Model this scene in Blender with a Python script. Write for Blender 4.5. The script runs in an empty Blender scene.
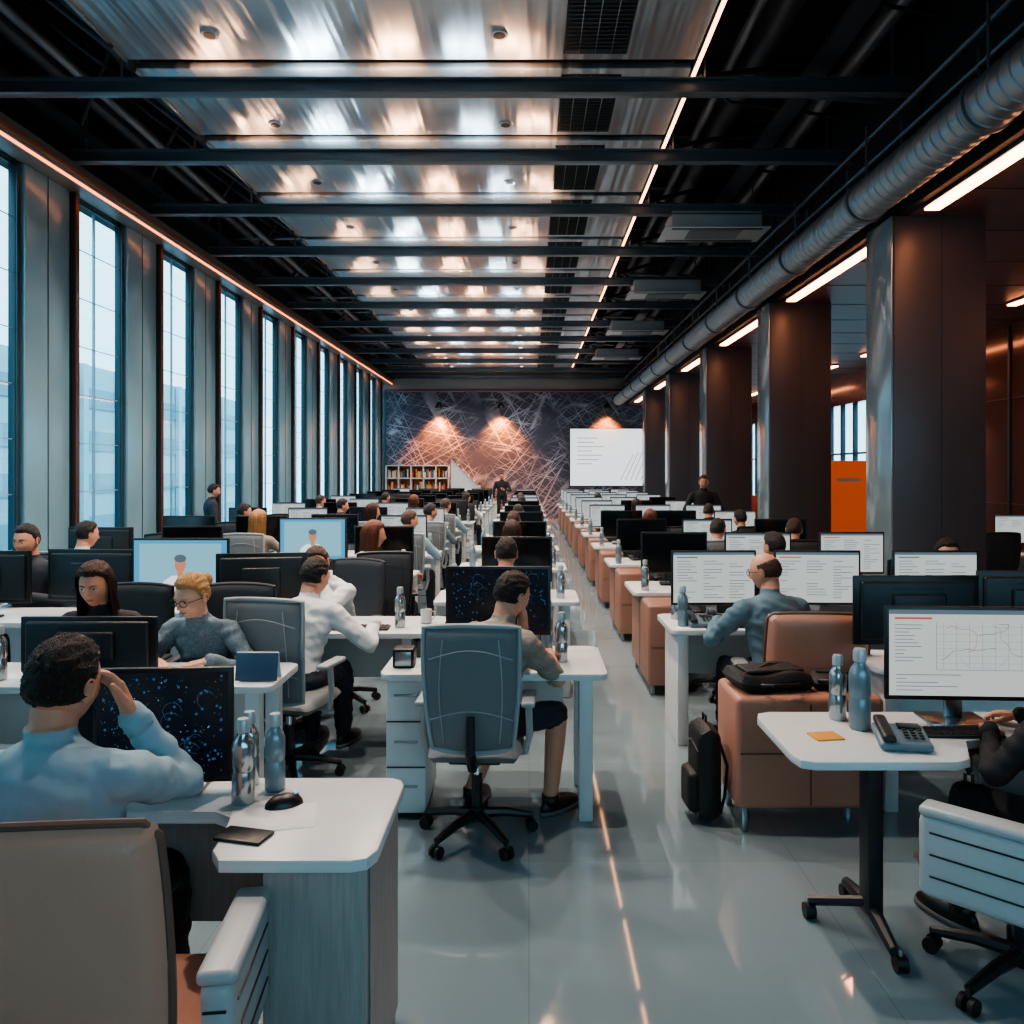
import bpy, bmesh, math, random
import numpy as np
from mathutils import Vector, Matrix, noise
random.seed(7)
R=math.radians
sc=bpy.context.scene
COL=sc.collection
# ------------------------------------------------------------------ materials
def lin(h):
    h=h.lstrip('#'); c=[int(h[i:i+2],16)/255 for i in (0,2,4)]
    return tuple(((v/12.92) if v<=.04045 else ((v+.055)/1.055)**2.4) for v in c)+(1,)
MC={}
def mat(name,col='#808080',rough=.5,metal=0,emit=None,es=1,var=0,vs=8,bump=0,bs=40,stretch=None,trans=0,coat=0,alpha=1,spec=.5):
    if name in MC: return MC[name]
    m=bpy.data.materials.new(name); m.use_nodes=True; MC[name]=m
    nt=m.node_tree; b=nt.nodes['Principled BSDF']
    c=lin(col)
    b.inputs['Base Color'].default_value=c
    b.inputs['Roughness'].default_value=rough; b.inputs['Metallic'].default_value=metal
    b.inputs['Specular IOR Level'].default_value=spec
    if emit: b.inputs['Emission Color'].default_value=lin(emit); b.inputs['Emission Strength'].default_value=es
    if coat: b.inputs['Coat Weight'].default_value=coat; b.inputs['Coat Roughness'].default_value=.08
    tc=nt.nodes.new('ShaderNodeTexCoord'); mp=nt.nodes.new('ShaderNodeMapping')
    nt.links.new(tc.outputs['Object'],mp.inputs[0])
    if stretch: mp.inputs['Scale'].default_value=stretch
    n=nt.nodes.new('ShaderNodeTexNoise'); n.inputs['Scale'].default_value=vs; n.inputs['Detail'].default_value=4
    nt.links.new(mp.outputs[0],n.inputs['Vector'])
    if not var and not bump: var=.04
    if var:
        mx=nt.nodes.new('ShaderNodeMix'); mx.data_type='RGBA'
        mx.inputs[6].default_value=tuple(v*(1-var) for v in c[:3])+(1,)
        mx.inputs[7].default_value=tuple(min(1,v*(1+var)) for v in c[:3])+(1,)
        nt.links.new(n.outputs[0],mx.inputs[0]); nt.links.new(mx.outputs[2],b.inputs['Base Color'])
    if bump:
        n2=nt.nodes.new('ShaderNodeTexNoise'); n2.inputs['Scale'].default_value=bs; n2.inputs['Detail'].default_value=3
        nt.links.new(mp.outputs[0],n2.inputs['Vector'])
        bp=nt.nodes.new('ShaderNodeBump'); bp.inputs['Strength'].default_value=bump; bp.inputs['Distance'].default_value=.01
        nt.links.new(n2.outputs[0],bp.inputs['Height']); nt.links.new(bp.outputs[0],b.inputs['Normal'])
    return m
def emis(name,col,s): return mat(name,'#000000',.6,emit=col,es=s)

# ------------------------------------------------------------------ builder
class B:
    def __init__(s): s.bm=bmesh.new(); s.mats=[]
    def mi(s,m):
        if m not in s.mats: s.mats.append(m)
        return s.mats.index(m)
    def _fin(s,vs,M,m,new_faces=None):
        for v in vs: v.co=M@v.co
        i=s.mi(m)
        fs=set()
        for v in vs:
            for f in v.link_faces: fs.add(f)
        for f in fs: f.material_index=i; f.smooth=True
    def box(s,c,size,m,bev=.004,rot=(0,0,0),seg=2):
        M=Matrix.Translation(c)@Matrix.Rotation(rot[2],4,'Z')@Matrix.Rotation(rot[1],4,'Y')@Matrix.Rotation(rot[0],4,'X')
        r=bmesh.ops.create_cube(s.bm,size=1)
        vs=r['verts']
        for v in vs: v.co=Vector((v.co.x*size[0],v.co.y*size[1],v.co.z*size[2]))
        bev=min(bev,min(size)*.45)
        if bev>0:
            es=list({e for v in vs for e in v.link_edges})
            r2=bmesh.ops.bevel(s.bm,geom=es,offset=bev,segments=seg,affect='EDGES',profile=.5)
            vs=list({v for f in r2['faces'] for v in f.verts}|{v for v in vs if v.is_valid})
        s._fin(vs,M,m)
    def bx(s,x0,x1,y0,y1,z0,z1,m,bev=.004,seg=2):
        s.box(((x0+x1)/2,(y0+y1)/2,(z0+z1)/2),(abs(x1-x0),abs(y1-y0),abs(z1-z0)),m,bev,seg=seg)
    def cyl(s,p0,p1,r0,m,r1=None,seg=16):
        p0=Vector(p0);p1=Vector(p1); r1=r0 if r1 is None else r1
        d=p1-p0; L=d.length
        if L<1e-6:return
        q=d.to_track_quat('Z','Y').to_matrix().to_4x4()
        r=bmesh.ops.create_cone(s.bm,cap_ends=True,segments=seg,radius1=r0,radius2=r1,depth=L)
        s._fin(r['verts'],Matrix.Translation((p0+p1)/2)@q,m)
    def sph(s,c,r,m,scale=(1,1,1),rot=None,seg=16):
        rr=bmesh.ops.create_uvsphere(s.bm,u_segments=seg,v_segments=max(6,seg//2),radius=r)
        M=Matrix.Translation(c)
        if rot is not None: M=M@rot
        s._fin(rr['verts'],M@Matrix.Diagonal((*scale,1)),m)
    def tube(s,pts,r,m,seg=8,closed=False):
        pts=[Vector(p) for p in pts]; n=len(pts); rings=[]
        up=Vector((0,0,1)); prev=None
        for i,p in enumerate(pts):
            if closed: t=pts[(i+1)%n]-pts[i-1]
            else: t=pts[min(i+1,n-1)]-pts[max(i-1,0)]
            t.normalize()
            if prev is None:
                a=t.cross(up)
                if a.length<.1: a=t.cross(Vector((1,0,0)))
            else: a=prev-t*prev.dot(t)
            a.normalize(); prev=a; b=t.cross(a)
            rr=r[i] if isinstance(r,(list,tuple)) else r
            rings.append([s.bm.verts.new(p+(a*math.cos(2*math.pi*k/seg)+b*math.sin(2*math.pi*k/seg))*rr) for k in range(seg)])
        i0=s.mi(m)
        rng=range(n) if closed else range(n-1)
        for i in rng:
            A=rings[i];Bq=rings[(i+1)%n]
            for k in range(seg):
                f=s.bm.faces.new((A[k],A[(k+1)%seg],Bq[(k+1)%seg],Bq[k])); f.material_index=i0; f.smooth=True
        if not closed:
            for rg in (rings[0],rings[-1]):
                try: f=s.bm.faces.new(rg); f.material_index=i0
                except: pass
    def lathe(s,prof,m,seg=24,M=None,mats=None):
        M=M or Matrix.Identity(4); rings=[]
        for (r,z) in prof:
            rings.append([s.bm.verts.new(M@Vector((r*math.cos(2*math.pi*k/seg),r*math.sin(2*math.pi*k/seg),z))) for k in range(seg)])
        for i in range(len(prof)-1):
            mi=s.mi(mats[i] if mats else m)
            for k in range(seg):
                f=s.bm.faces.new((rings[i][k],rings[i][(k+1)%seg],rings[i+1][(k+1)%seg],rings[i+1][k])); f.material_index=mi; f.smooth=True
        for rg,mm in ((rings[0][::-1],mats[0] if mats else m),(rings[-1],mats[-1] if mats else m)):
            f=s.bm.faces.new(rg); f.material_index=s.mi(mm)
    def cushion(s,w,h,t,m,M,rnd=.3,bend=None,n=14,pw=6,taper=0):
        """pillow panel in local XZ plane, thickness along Y"""
        N=n; vf={};i0=s.mi(m)
        def P(i,j,sd):
            u=2*i/N-1; v=2*j/N-1
            u=math.copysign(abs(u)**.8,u) if u else 0; v=math.copysign(abs(v)**.8,v) if v else 0
            x=w/2*u*math.sqrt(1-rnd*v*v/2); z=h/2*v*math.sqrt(1-rnd*u*u/2)
            x*=1+taper*v
            k=max(abs(u),abs(v)); th=t/2*math.sqrt(max(0,1-k**pw))
            p=Vector((x,sd*th,z))
            if bend: p.y+=bend(x,z)
            return M@p
        for j in range(N+1):
            for i in range(N+1):
                e=i in(0,N) or j in(0,N)
                a=s.bm.verts.new(P(i,j,1)); vf[i,j,1]=a
                vf[i,j,-1]=a if e else s.bm.verts.new(P(i,j,-1))
        for sd in (1,-1):
            for j in range(N):
                for i in range(N):
                    q=[vf[i,j,sd],vf[i+1,j,sd],vf[i+1,j+1,sd],vf[i,j+1,sd]]
                    if sd==1:q=q[::-1]
                    try:
                        f=s.bm.faces.new(q); f.material_index=i0; f.smooth=True
                    except: pass
    def quad(s,pts,m):
        f=s.bm.faces.new([s.bm.verts.new(p) for p in pts]); f.material_index=s.mi(m)
    def prism(s,pts,z0,z1,m,bev=.004):
        a=[s.bm.verts.new((p[0],p[1],z0)) for p in pts]; b=[s.bm.verts.new((p[0],p[1],z1)) for p in pts]
        fs=[s.bm.faces.new(a[::-1]),s.bm.faces.new(b)]; n=len(pts)
        for i in range(n): fs.append(s.bm.faces.new((a[i],a[(i+1)%n],b[(i+1)%n],b[i])))
        for f in fs: f.material_index=s.mi(m)
        if bev:
            es=list({e for f in fs[:2] for e in f.edges})
            r=bmesh.ops.bevel(s.bm,geom=es,offset=bev,segments=2,affect='EDGES',profile=.5)
            for f in r['faces']: f.material_index=s.mi(m)
    def mesh(s,name,ang=40,recalc=True):
        if recalc: bmesh.ops.recalc_face_normals(s.bm,faces=s.bm.faces)
        me=bpy.data.meshes.new(name); s.bm.to_mesh(me); s.bm.free()
        for m in s.mats: me.materials.append(m)
        me.polygons.foreach_set('use_smooth',[True]*len(me.polygons))
        me.set_sharp_from_angle(angle=R(ang)); return me
    def obj(s,name,loc=(0,0,0),rot=0,ang=40,scale=1):
        return place(s.mesh(name,ang),name,loc,rot,scale)
def place(me,name,loc=(0,0,0),rot=0,scale=1):
    o=bpy.data.objects.new(name,me); COL.objects.link(o); o.location=loc
    o.rotation_euler=(0,0,rot) if not isinstance(rot,tuple) else rot
    o.scale=(scale,)*3 if not isinstance(scale,tuple) else scale; return o
def rrect(x0,x1,y0,y1,r,n=6):
    pts=[]
    for cx,cy,a in((x1-r,y1-r,0),(x0+r,y1-r,90),(x0+r,y0+r,180),(x1-r,y0+r,270)):
        for k in range(n+1):
            t=R(a+90*k/n); pts.append((cx+r*math.cos(t),cy+r*math.sin(t)))
    return pts

# ---- palette
WHITE=mat('white_laminate','#c3cacc',.32,var=.03)
WOOD=mat('pale_ash_veneer','#98928f',.5,var=.32,vs=6,stretch=(14,14,.8),bump=.08,bs=20)
DARK=mat('black_plastic','#101317',.4)
DARK2=mat('graphite_plastic','#1c2126',.45)
GREYP=mat('grey_upholstery','#636b6f',.6,bump=.25,bs=120)
GREYF=mat('grey_chair_frame','#8f989c',.4)
TAN=mat('tan_leather','#a87a68',.42,var=.08,vs=5,bump=.15,bs=90)
TANE=mat('tan_chair_leather','#bd8a76',.42,var=.08,vs=5,bump=.15,bs=90)
TANC=mat('tan_leather_panel','#8a685b',.42,var=.08,vs=5,bump=.15,bs=90)
TAND=mat('tan_leather_piping','#6a4e44',.45)
METAL=mat('brushed_steel','#9aa4aa',.28,1)
CHROME=mat('chrome','#c0c6ca',.12,1)
ARMW=mat('pale_armrest_shell','#a3abae',.35)
RUB=mat('rubber','#0b0d0f',.6)

# ------------------------------------------------------------------ room
XL=-5.36; XR=8.2; YF=30.0; YB=-1.5; ZT=6.6; ZP=5.45; ZL=4.25; XC=3.6
def floor_mat():
    m=bpy.data.materials.new('polished_floor'); m.use_nodes=True; nt=m.node_tree; b=nt.nodes['Principled BSDF']
    tc=nt.nodes.new('ShaderNodeTexCoord'); n=nt.nodes.new('ShaderNodeTexNoise'); n.inputs['Scale'].default_value=.7; n.inputs['Detail'].default_value=5
    nt.links.new(tc.outputs['Object'],n.inputs['Vector'])
    br=nt.nodes.new('ShaderNodeTexBrick'); br.offset=0; br.inputs['Scale'].default_value=1; br.inputs['Brick Width'].default_value=1.2; br.inputs['Row Height'].default_value=1.2; br.inputs['Mortar Size'].default_value=.002
    br.inputs['Color1'].default_value=lin('#71848c'); br.inputs['Color2'].default_value=lin('#75878f'); br.inputs['Mortar'].default_value=lin('#64757d')
    nt.links.new(tc.outputs['Object'],br.inputs['Vector']); nt.links.new(br.outputs['Color'],b.inputs['Base Color'])
    rp=nt.nodes.new('ShaderNodeMapRange'); rp.inputs[3].default_value=.02; rp.inputs[4].default_value=.07
    nt.links.new(n.outputs[0],rp.inputs[0]); nt.links.new(rp.outputs[0],b.inputs['Roughness'])
    b.inputs['Specular IOR Level'].default_value=1.0; b.inputs['IOR'].default_value=1.75
    return m
FL=floor_mat()
b=B(); b.bx(XL-.4,XR+.2,YB-.2,YF+.2,-.2,0,FL,0); b.obj('floor')
BLACK=mat('black_ceiling_paint','#121318',.8)
b=B(); b.bx(XL-.4,XR+.2,YB-.2,YF+.2,ZT,ZT+.15,BLACK,0); b.obj('ceiling')
BROWNC=mat('brown_ceiling_panel','#62494a',.4,metal=.1,var=.1,vs=2)
BULK=mat('bulkhead_dark','#1f1e22',.6)
b=B(); b.bx(XC+.1,XR,YB,YF,ZL,ZL+.12,BROWNC,0)
for k in range(0,26): b.bx(XC+.1,XR,YB+k*1.22,YB+k*1.22+.015,ZL-.004,ZL+.01,BULK,0)
b.obj('ceiling_lower')
b=B(); b.bx(XC,XC+.1,YB,YF,ZL,ZT,BULK,0)
for k in range(14): b.bx(XC-.03,XC,YB+k*2.2,YB+k*2.2+.08,ZL+.1,ZT,DARK2,0)
b.obj('wall_bulkhead')
def glass_mat():
    m=bpy.data.materials.new('window_glass'); m.use_nodes=True; nt=m.node_tree; nt.nodes.remove(nt.nodes['Principled BSDF'])
    o=nt.nodes['Material Output']; t=nt.nodes.new('ShaderNodeBsdfTransparent'); g=nt.nodes.new('ShaderNodeBsdfGlossy'); x=nt.nodes.new('ShaderNodeMixShader')
    t.inputs[0].default_value=lin('#bcdbe5'); g.inputs['Roughness'].default_value=.03
    lw=nt.nodes.new('ShaderNodeLayerWeight'); lw.inputs[0].default_value=.5; pw=nt.nodes.new('ShaderNodeMath'); pw.operation='POWER'; pw.inputs[1].default_value=5
    mr=nt.nodes.new('ShaderNodeMapRange'); mr.inputs[3].default_value=.08; mr.inputs[4].default_value=.45
    nt.links.new(lw.outputs['Facing'],pw.inputs[0]); nt.links.new(pw.outputs[0],mr.inputs[0]); nt.links.new(mr.outputs[0],x.inputs[0])
    nt.links.new(t.outputs[0],x.inputs[1]); nt.links.new(g.outputs[0],x.inputs[2]); nt.links.new(x.outputs[0],o.inputs[0]); return m
GLASS=glass_mat()
FRAME=mat('dark_window_frame','#33424b',.4,.3)
WALLG=mat('wall_paint_grey','#5b666d',.7,var=.05)
wn=0
b=B(); b.bx(XL-.4,-.5,YB-.2,YB,0,ZT,WALLG,0); b.bx(6.5,XR+.2,YB-.2,YB,0,ZT,WALLG,0); b.bx(-.5,6.5,YB-.2,YB,0,1.2,WALLG,0); b.bx(-.5,6.5,YB-.2,YB,3.4,ZT,WALLG,0); b.obj('wall_near')
for k in range(5):  # windows added behind the camera to throw fill light on near surfaces
    wn+=1; x=-.5+k*1.4; b=B(); b.quad([(x,YB-.1,1.2),(x+1.4,YB-.1,1.2),(x+1.4,YB-.1,3.4),(x,YB-.1,3.4)],GLASS)
    b.bx(x,x+.06,YB-.14,YB-.06,1.201,3.399,FRAME,.003); b.bx(x,x+1.4,YB-.14,YB-.06,1.201,1.26,FRAME,.003); b.obj('window_%d'%wn)
def mural_mat():
    m=bpy.data.materials.new('mural_graphic'); m.use_nodes=True; nt=m.node_tree; b=nt.nodes['Principled BSDF']
    b.inputs['Roughness'].default_value=.6
    tc=nt.nodes.new('ShaderNodeTexCoord'); last=None
    for k,(ang,sx,sz,w) in enumerate(((28,.12,1.9,.018),(-35,.14,2.2,.02),(55,.12,1.6,.02),(-12,.10,2.4,.018),(-62,.12,1.5,.018),(40,.08,1.0,.014))):
        mp0=nt.nodes.new('ShaderNodeMapping'); mp0.inputs['Rotation'].default_value=(0,R(ang),0)
        mp=nt.nodes.new('ShaderNodeMapping'); mp.inputs['Scale'].default_value=(sx,0,sz); mp.inputs['Location'].default_value=(k*3.3,0,k*1.7)
        nt.links.new(tc.outputs['Object'],mp0.inputs[0]); nt.links.new(mp0.outputs[0],mp.inputs[0])
        v=nt.nodes.new('ShaderNodeTexVoronoi'); v.feature='DISTANCE_TO_EDGE'; v.inputs['Scale'].default_value=1.3
        nt.links.new(mp.outputs[0],v.inputs['Vector'])
        r=nt.nodes.new('ShaderNodeMapRange'); r.inputs[1].default_value=0; r.inputs[2].default_value=w; r.inputs[3].default_value=1; r.inputs[4].default_value=0
        nt.links.new(v.outputs['Distance'],r.inputs[0])
        if last is None: last=r.outputs[0]
        else:
            mm=nt.nodes.new('ShaderNodeMath'); mm.operation='MAXIMUM'; nt.links.new(last,mm.inputs[0]); nt.links.new(r.outputs[0],mm.inputs[1]); last=mm.outputs[0]
    n=nt.nodes.new('ShaderNodeTexNoise'); n.inputs['Scale'].default_value=.8; n.inputs['Detail'].default_value=6
    nt.links.new(tc.outputs['Object'],n.inputs['Vector'])
    nr=nt.nodes.new('ShaderNodeMapRange'); nr.inputs[1].default_value=.35; nr.inputs[2].default_value=.62; nt.links.new(n.outputs[0],nr.inputs[0])
    mu=nt.nodes.new('ShaderNodeMath'); mu.operation='MULTIPLY'; nt.links.new(last,mu.inputs[0]); nt.links.new(nr.outputs[0],mu.inputs[1])
    mx=nt.nodes.new('ShaderNodeMix'); mx.data_type='RGBA'; mx.inputs[6].default_value=lin('#353f52'); mx.inputs[7].default_value=lin('#a3adbd')
    nt.links.new(mu.outputs[0],mx.inputs[0]); nt.links.new(mx.outputs[2],b.inputs['Base Color']); return m
b=B(); b.bx(XL-.4,XR+.2,YF,YF+.2,0,ZT,mural_mat(),0); b.obj('wall_far')
GB=mat('bulkhead_grey','#8a8682',.5)
b=B(); b.bx(XL,XC,YF-.5,YF,4.75,5.5,GB,.01); b.bx(XL,XC,YF-.55,YF-.5,4.72,4.8,BROWNC,.005); b.obj('trim_1')

# left curtain wall
PANEL=mat('blue_grey_cladding','#83abba',.24,metal=.2,var=.06,vs=1.5)
COPPER=mat('copper_edge','#6e463a',.35,.5)
ZW=5.0; pitch=2.15
b=B(); b.bx(XL-.25,XL,YB,YF,0,.35,PANEL,.01); b.bx(XL-.25,XL+.02,YB,YF,ZW,ZT,BULK,0); b.obj('wall_left')
y=9.3-5*pitch
while y<YF-.3:
    wn+=1; b=B()
    b.bx(XL+.001,XL+.10,y-.035,y+.035,0,ZW-.001,FRAME,.006)
    b.bx(XL+.10,XL+.115,y-.04,y+.04,0,ZW-.001,COPPER,.003)
    b.bx(XL-.05,XL-.001,y-.02,y+.04,0.351,ZW-.001,FRAME,.003)
    gw=y+1.20
    if gw<YF:
        b.quad([(XL-.03,y+.03,.35),(XL-.03,gw,.35),(XL-.03,gw,ZW),(XL-.03,y+.03,ZW)],GLASS)
        b.bx(XL-.05,XL-.015,y+.6,y+.615,.351,ZW-.001,PANEL,.003)
        for z in(.351,ZW-.045): b.bx(XL-.05,XL-.015,y+.03,gw,z,z+.03,FRAME,.003)
        for q in range(1,8): b.bx(XL-.034,XL-.026,y+.04,gw-.01,.35+q*.58,.36+q*.58,PANEL,0)
        b.bx(XL+.001,XL+.02,gw,gw+.05,0,ZW-.001,FRAME,.004); b.bx(XL-.08,XL-.001,gw,gw+.05,.351,ZW-.001,FRAME,.004)
        if gw+.9<YF:
            b.bx(XL+.001,XL+.06,gw+.07,gw+.88,0,ZW-.001,PANEL,.008); b.bx(XL-.1,XL-.001,gw+.05,gw+.91,.351,ZW-.001,PANEL,.004)
            b.bx(XL+.06,XL+.066,gw+.46,gw+.47,0,ZW-.001,FRAME,0)
    b.obj('window_%d'%wn)
    y+=pitch
LEDW=emis('warm_led','#ff8a52',3.5)
b=B(); b.bx(XL+.02,XL+.34,YB,YF,ZW,ZW+.18,mat('rail_grey','#8d8582',.35,.4),.01); b.bx(XL+.342,XL+.36,YB,YF,ZW+.04,ZW+.10,mat('rail_lip','#b0785c',.3,.6),.002)
b.bx(XL+.29,XL+.33,YB+.2,YF-.2,ZW-.012,ZW-.001,LEDW,0)
b.obj('trim_2')
# right wall
BRWALL=mat('brown_glass_cladding','#6b463c',.14,.3,var=.15,vs=1.2)
b=B(); b.bx(XR,XR+.2,YB,15.5,0,ZL+.2,BRWALL,0); b.bx(XR,XR+.2,15.5,YF,0,.9,BRWALL,0); b.bx(XR,XR+.2,15.5,YF,3.5,ZL+.2,BRWALL,0)
for k in range(12): b.bx(XR-.03,XR,YB+.6+k*1.45,YB+.66+k*1.45,0,ZL,FRAME,.003)
for z in (1.2,3.0): b.bx(XR-.012,XR,YB,15.5,z,z+.02,COPPER,0)
b.obj('wall_right')
y=15.5
while y<YF-.5:
    wn+=1; b=B(); y2=min(y+1.6,YF); b.quad([(XR+.09,y,.9),(XR+.09,y2,.9),(XR+.09,y2,3.5),(XR+.09,y,3.5)],GLASS)
    for yy in(y,y+.8): b.bx(XR+.02,XR+.14,yy-.03,yy+.03,.901,3.499,FRAME,.003)
    b.bx(XR+.03,XR+.13,y,y2,2.2,2.25,FRAME,.003)
    b.obj('window_%d'%wn); y+=1.6
# ceiling metal panels
def panel_mat():
    m=bpy.data.materials.new('brushed_metal_ceiling'); m.use_nodes=True; nt=m.node_tree; b=nt.nodes['Principled BSDF']
    b.inputs['Metallic'].default_value=.8; b.inputs['Base Color'].default_value=lin('#a9b3ba'); b.inputs['Roughness'].default_value=.3
    tc=nt.nodes.new('ShaderNodeTexCoord'); mp=nt.nodes.new('ShaderNodeMapping'); mp.inputs['Scale'].default_value=(4.0,.14,1)
    nt.links.new(tc.outputs['Object'],mp.inputs[0])
    n=nt.nodes.new('ShaderNodeTexNoise'); n.inputs['Scale'].default_value=1.1; n.inputs['Detail'].default_value=2; nt.links.new(mp.outputs[0],n.inputs['Vector'])
    rr=nt.nodes.new('ShaderNodeMapRange'); rr.inputs[1].default_value=.35; rr.inputs[2].default_value=.65; rr.inputs[3].default_value=.28; rr.inputs[4].default_value=.46; nt.links.new(n.outputs[0],rr.inputs[0]); nt.links.new(rr.outputs[0],b.inputs['Roughness'])
    bp=nt.nodes.new('ShaderNodeBump'); bp.inputs['Strength'].default_value=1; bp.inputs['Distance'].default_value=.08; nt.links.new(n.outputs[0],bp.inputs['Height'])
    nt.links.new(bp.outputs[0],b.inputs['Normal'])
    return m
PM=panel_mat()
beams=[3.4,5.3,7.2,8.8,10.6,12.6,14.6,16.7,18.8,20.9,23.0,25.1,27.2,29.3]
GR=mat('vent_grille','#23292e',.5,.4); SLAT=mat('vent_slat','#465057',.4,.5)
CAN=mat('downlight_rim','#c9cdd0',.3,.6); CANE=emis('downlight_lens','#ffe2c8',3)
XA,XB=-3.6,1.49
PB=B()
for i in range(-1,len(beams)-1):
    y0=beams[i]+.14 if i>=0 else YB; y1=beams[i+1]-.02
    PB.bx(XA,XB,y0,y1,ZP,ZP+.06,PM,.006)
    PB.bx(XA-.02,XA,y0,y1,ZP-.03,ZP+.1,METAL,.003)
    gl=(y1-y0)*.86; gy=(y0+y1)/2
    PB.bx(.30,.86,gy-gl/2,gy+gl/2,ZP-.012,ZP-.002,GR,.002)
    yy=gy-gl/2+.03
    while yy<gy+gl/2-.03:
        PB.box((.58,yy,ZP-.018),(.52,.018,.006),SLAT,0,rot=(R(35),0,0)); yy+=.06
    for s in range(5): PB.bx(.30+s*.14-.003,.30+s*.14+.003,gy-gl/2,gy+gl/2,ZP-.026,ZP-.012,METAL,0)
    for x in(-2.7,-.25):
        for yy in (gy-.35,gy+.45):
            if i<0: continue
            PB.cyl((x,yy,ZP-.012),(x,yy,ZP),.075,CAN,seg=20); PB.cyl((x,yy,ZP-.016),(x,yy,ZP-.01),.05,CANE if yy<gy else DARK2,seg=20)
PB.obj('ceiling_metal_panel')
b=B(); b.bx(XB+.01,XB+.05,YB,29.3,ZP-.03,ZP+.03,METAL,.003); b.bx(XB+.012,XB+.048,YB+.1,29.2,ZP-.036,ZP-.03,emis('edge_led','#ffb88c',6),0); b.obj('trim_3')
BEAM=mat('steel_beam_paint','#5c6870',.35,.4)
b=B()
for y in beams:
    b.bx(XL+.3,XC,y,y+.12,5.17,5.185,BEAM,.002); b.bx(XL+.3,XC,y+.052,y+.068,5.18,5.30,BEAM,0); b.bx(XL+.3,XC,y,y+.12,5.295,5.31,BEAM,.002)
    for x in(-4.9,-3.7,1.6,3.3): b.cyl((x,y+.06,5.31),(x,y+.06,ZT),.012,BEAM,seg=6)
b.obj('ceiling_beam')
b=B(); PIPE=mat('dark_pipe','#3a4048',.4,.5); PIPE2=mat('grey_pipe','#737b82',.35,.6)
for x,z,r,m in((-4.7,5.75,.09,PIPE),(-4.35,5.6,.05,PIPE2),(-4.0,5.9,.12,PIPE),(1.95,5.7,.05,PIPE2),(2.3,5.95,.16,PIPE),(2.85,5.65,.06,PIPE),(3.2,5.8,.09,PIPE2)):
    b.cyl((x,YB,z),(x,YF,z),r,m,seg=14)
for k,y in enumerate(beams):
    b.cyl((XL+.3,y+.9,5.5+.1*(k%3)),(XA,y+.9,5.5+.1*(k%3)),.035,PIPE2,seg=10)
    b.cyl((XB+.1,y+.7,5.55),(XC,y+1.0,5.55),.03,PIPE2,seg=10)
    b.tube([(1.7,y+.4,5.5),(2.0,y+.8,5.45),(2.4,y+1.0,5.5),(3.4,y+1.2,5.45)],.018,PIPE,6)
    b.cyl((XL+.4,y+.1,6.3),(XA,y+1.6,5.4),.03,PIPE,seg=8); b.cyl((XB+.1,y+.2,5.4),(XC,y+1.6,6.3),.03,PIPE,seg=8)
    b.cyl((XL+.4,y+1.6,5.5),(XA,y+.1,6.2),.025,PIPE,seg=8)
    b.bx(1.6,3.5,y+1.2,y+1.3,5.95,6.1,PIPE,0)
b.bx(-5.0,-4.85,YB,YF,5.45,5.5,PIPE,0); b.bx(2.55,2.75,YB,YF,5.42,5.47,PIPE,0)
b.obj('ceiling_service_pipes')
b=B(); prof=[]; L=YF-YB; y=0
while y<L-.4:
    prof+=[(.185,y),(.185,y+.10),(.196,y+.108),(.196,y+.122),(.185,y+.13)]
    y+=.13
DUCT=mat('galvanised_duct','#99a2a8',.34,.75,var=.12,vs=5)
b.lathe(prof,DUCT,28,M=Matrix.Translation((3.33,YB,4.42))@Matrix.Rotation(R(-90),4,'X'))
for k in range(14):
    yy=YB+1+k*2.1; b.cyl((3.33,yy,4.6),(3.33,yy,5.16),.012,PIPE2,seg=6); b.lathe([(.2,-.025),(.215,-.025),(.215,.025),(.2,.025)],PIPE2,28,M=Matrix.Translation((3.33,yy,4.42))@Matrix.Rotation(R(-90),4,'X'))
b.obj('air_duct')
b=B()
for z,x in((4.75,3.54),(4.95,3.54),(5.08,3.40)): b.cyl((x,YB,z),(x,YF,z),.022,PIPE2,seg=8)
for k in range(24): b.cyl((3.54,YB+k*1.3,4.7),(3.54,YB+k*1.3,5.1),.014,PIPE2,seg=6)
b.obj('pipe_rail')
STR=emis('strip_light_tube','#ffa575',15)
def strip(x,y0,y1):
    b=B(); b.bx(x-.08,x+.08,y0,y1,ZL-.04,ZL-.001,METAL,.01); b.bx(x-.07,x+.07,y0+.03,y1-.03,ZL-.06,ZL-.04,STR,.006); b.obj('linear_ceiling_light')
for y0,y1 in((4.3,7.5),(8.6,11.5),(12.5,15.5),(16.7,19.4),(20.9,23.6),(25,28)): strip(3.76,y0,y1)
for y0,y1 in((3,6.6),(8.8,11.8),(14.5,17),(18.5,21),(23,26)): strip(7.1,y0,y1)
CF=mat('bronze_column_cladding','#4f4a4d',.4,.1,var=.1,vs=1); CG=mat('pale_column_panel','#8a999f',.14,.3,var=.05)
for y in(7.8,11.8,16.0,20.2,24.4):
    b=B(); b.bx(3.56,4.46,y,y+.62,0,ZL-.001,CF,.01); b.bx(3.54,3.56,y+.02,y+.60,0,ZL-.001,CG,.003)
    b.bx(4.02,4.028,y-.003,y,0,ZL-.001,FRAME,0); b.bx(3.53,4.48,y-.02,y+.64,0,.1,FRAME,.004)
    b.obj('column')
ACW=mat('cassette_plastic','#9a9fa1',.45)
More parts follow.
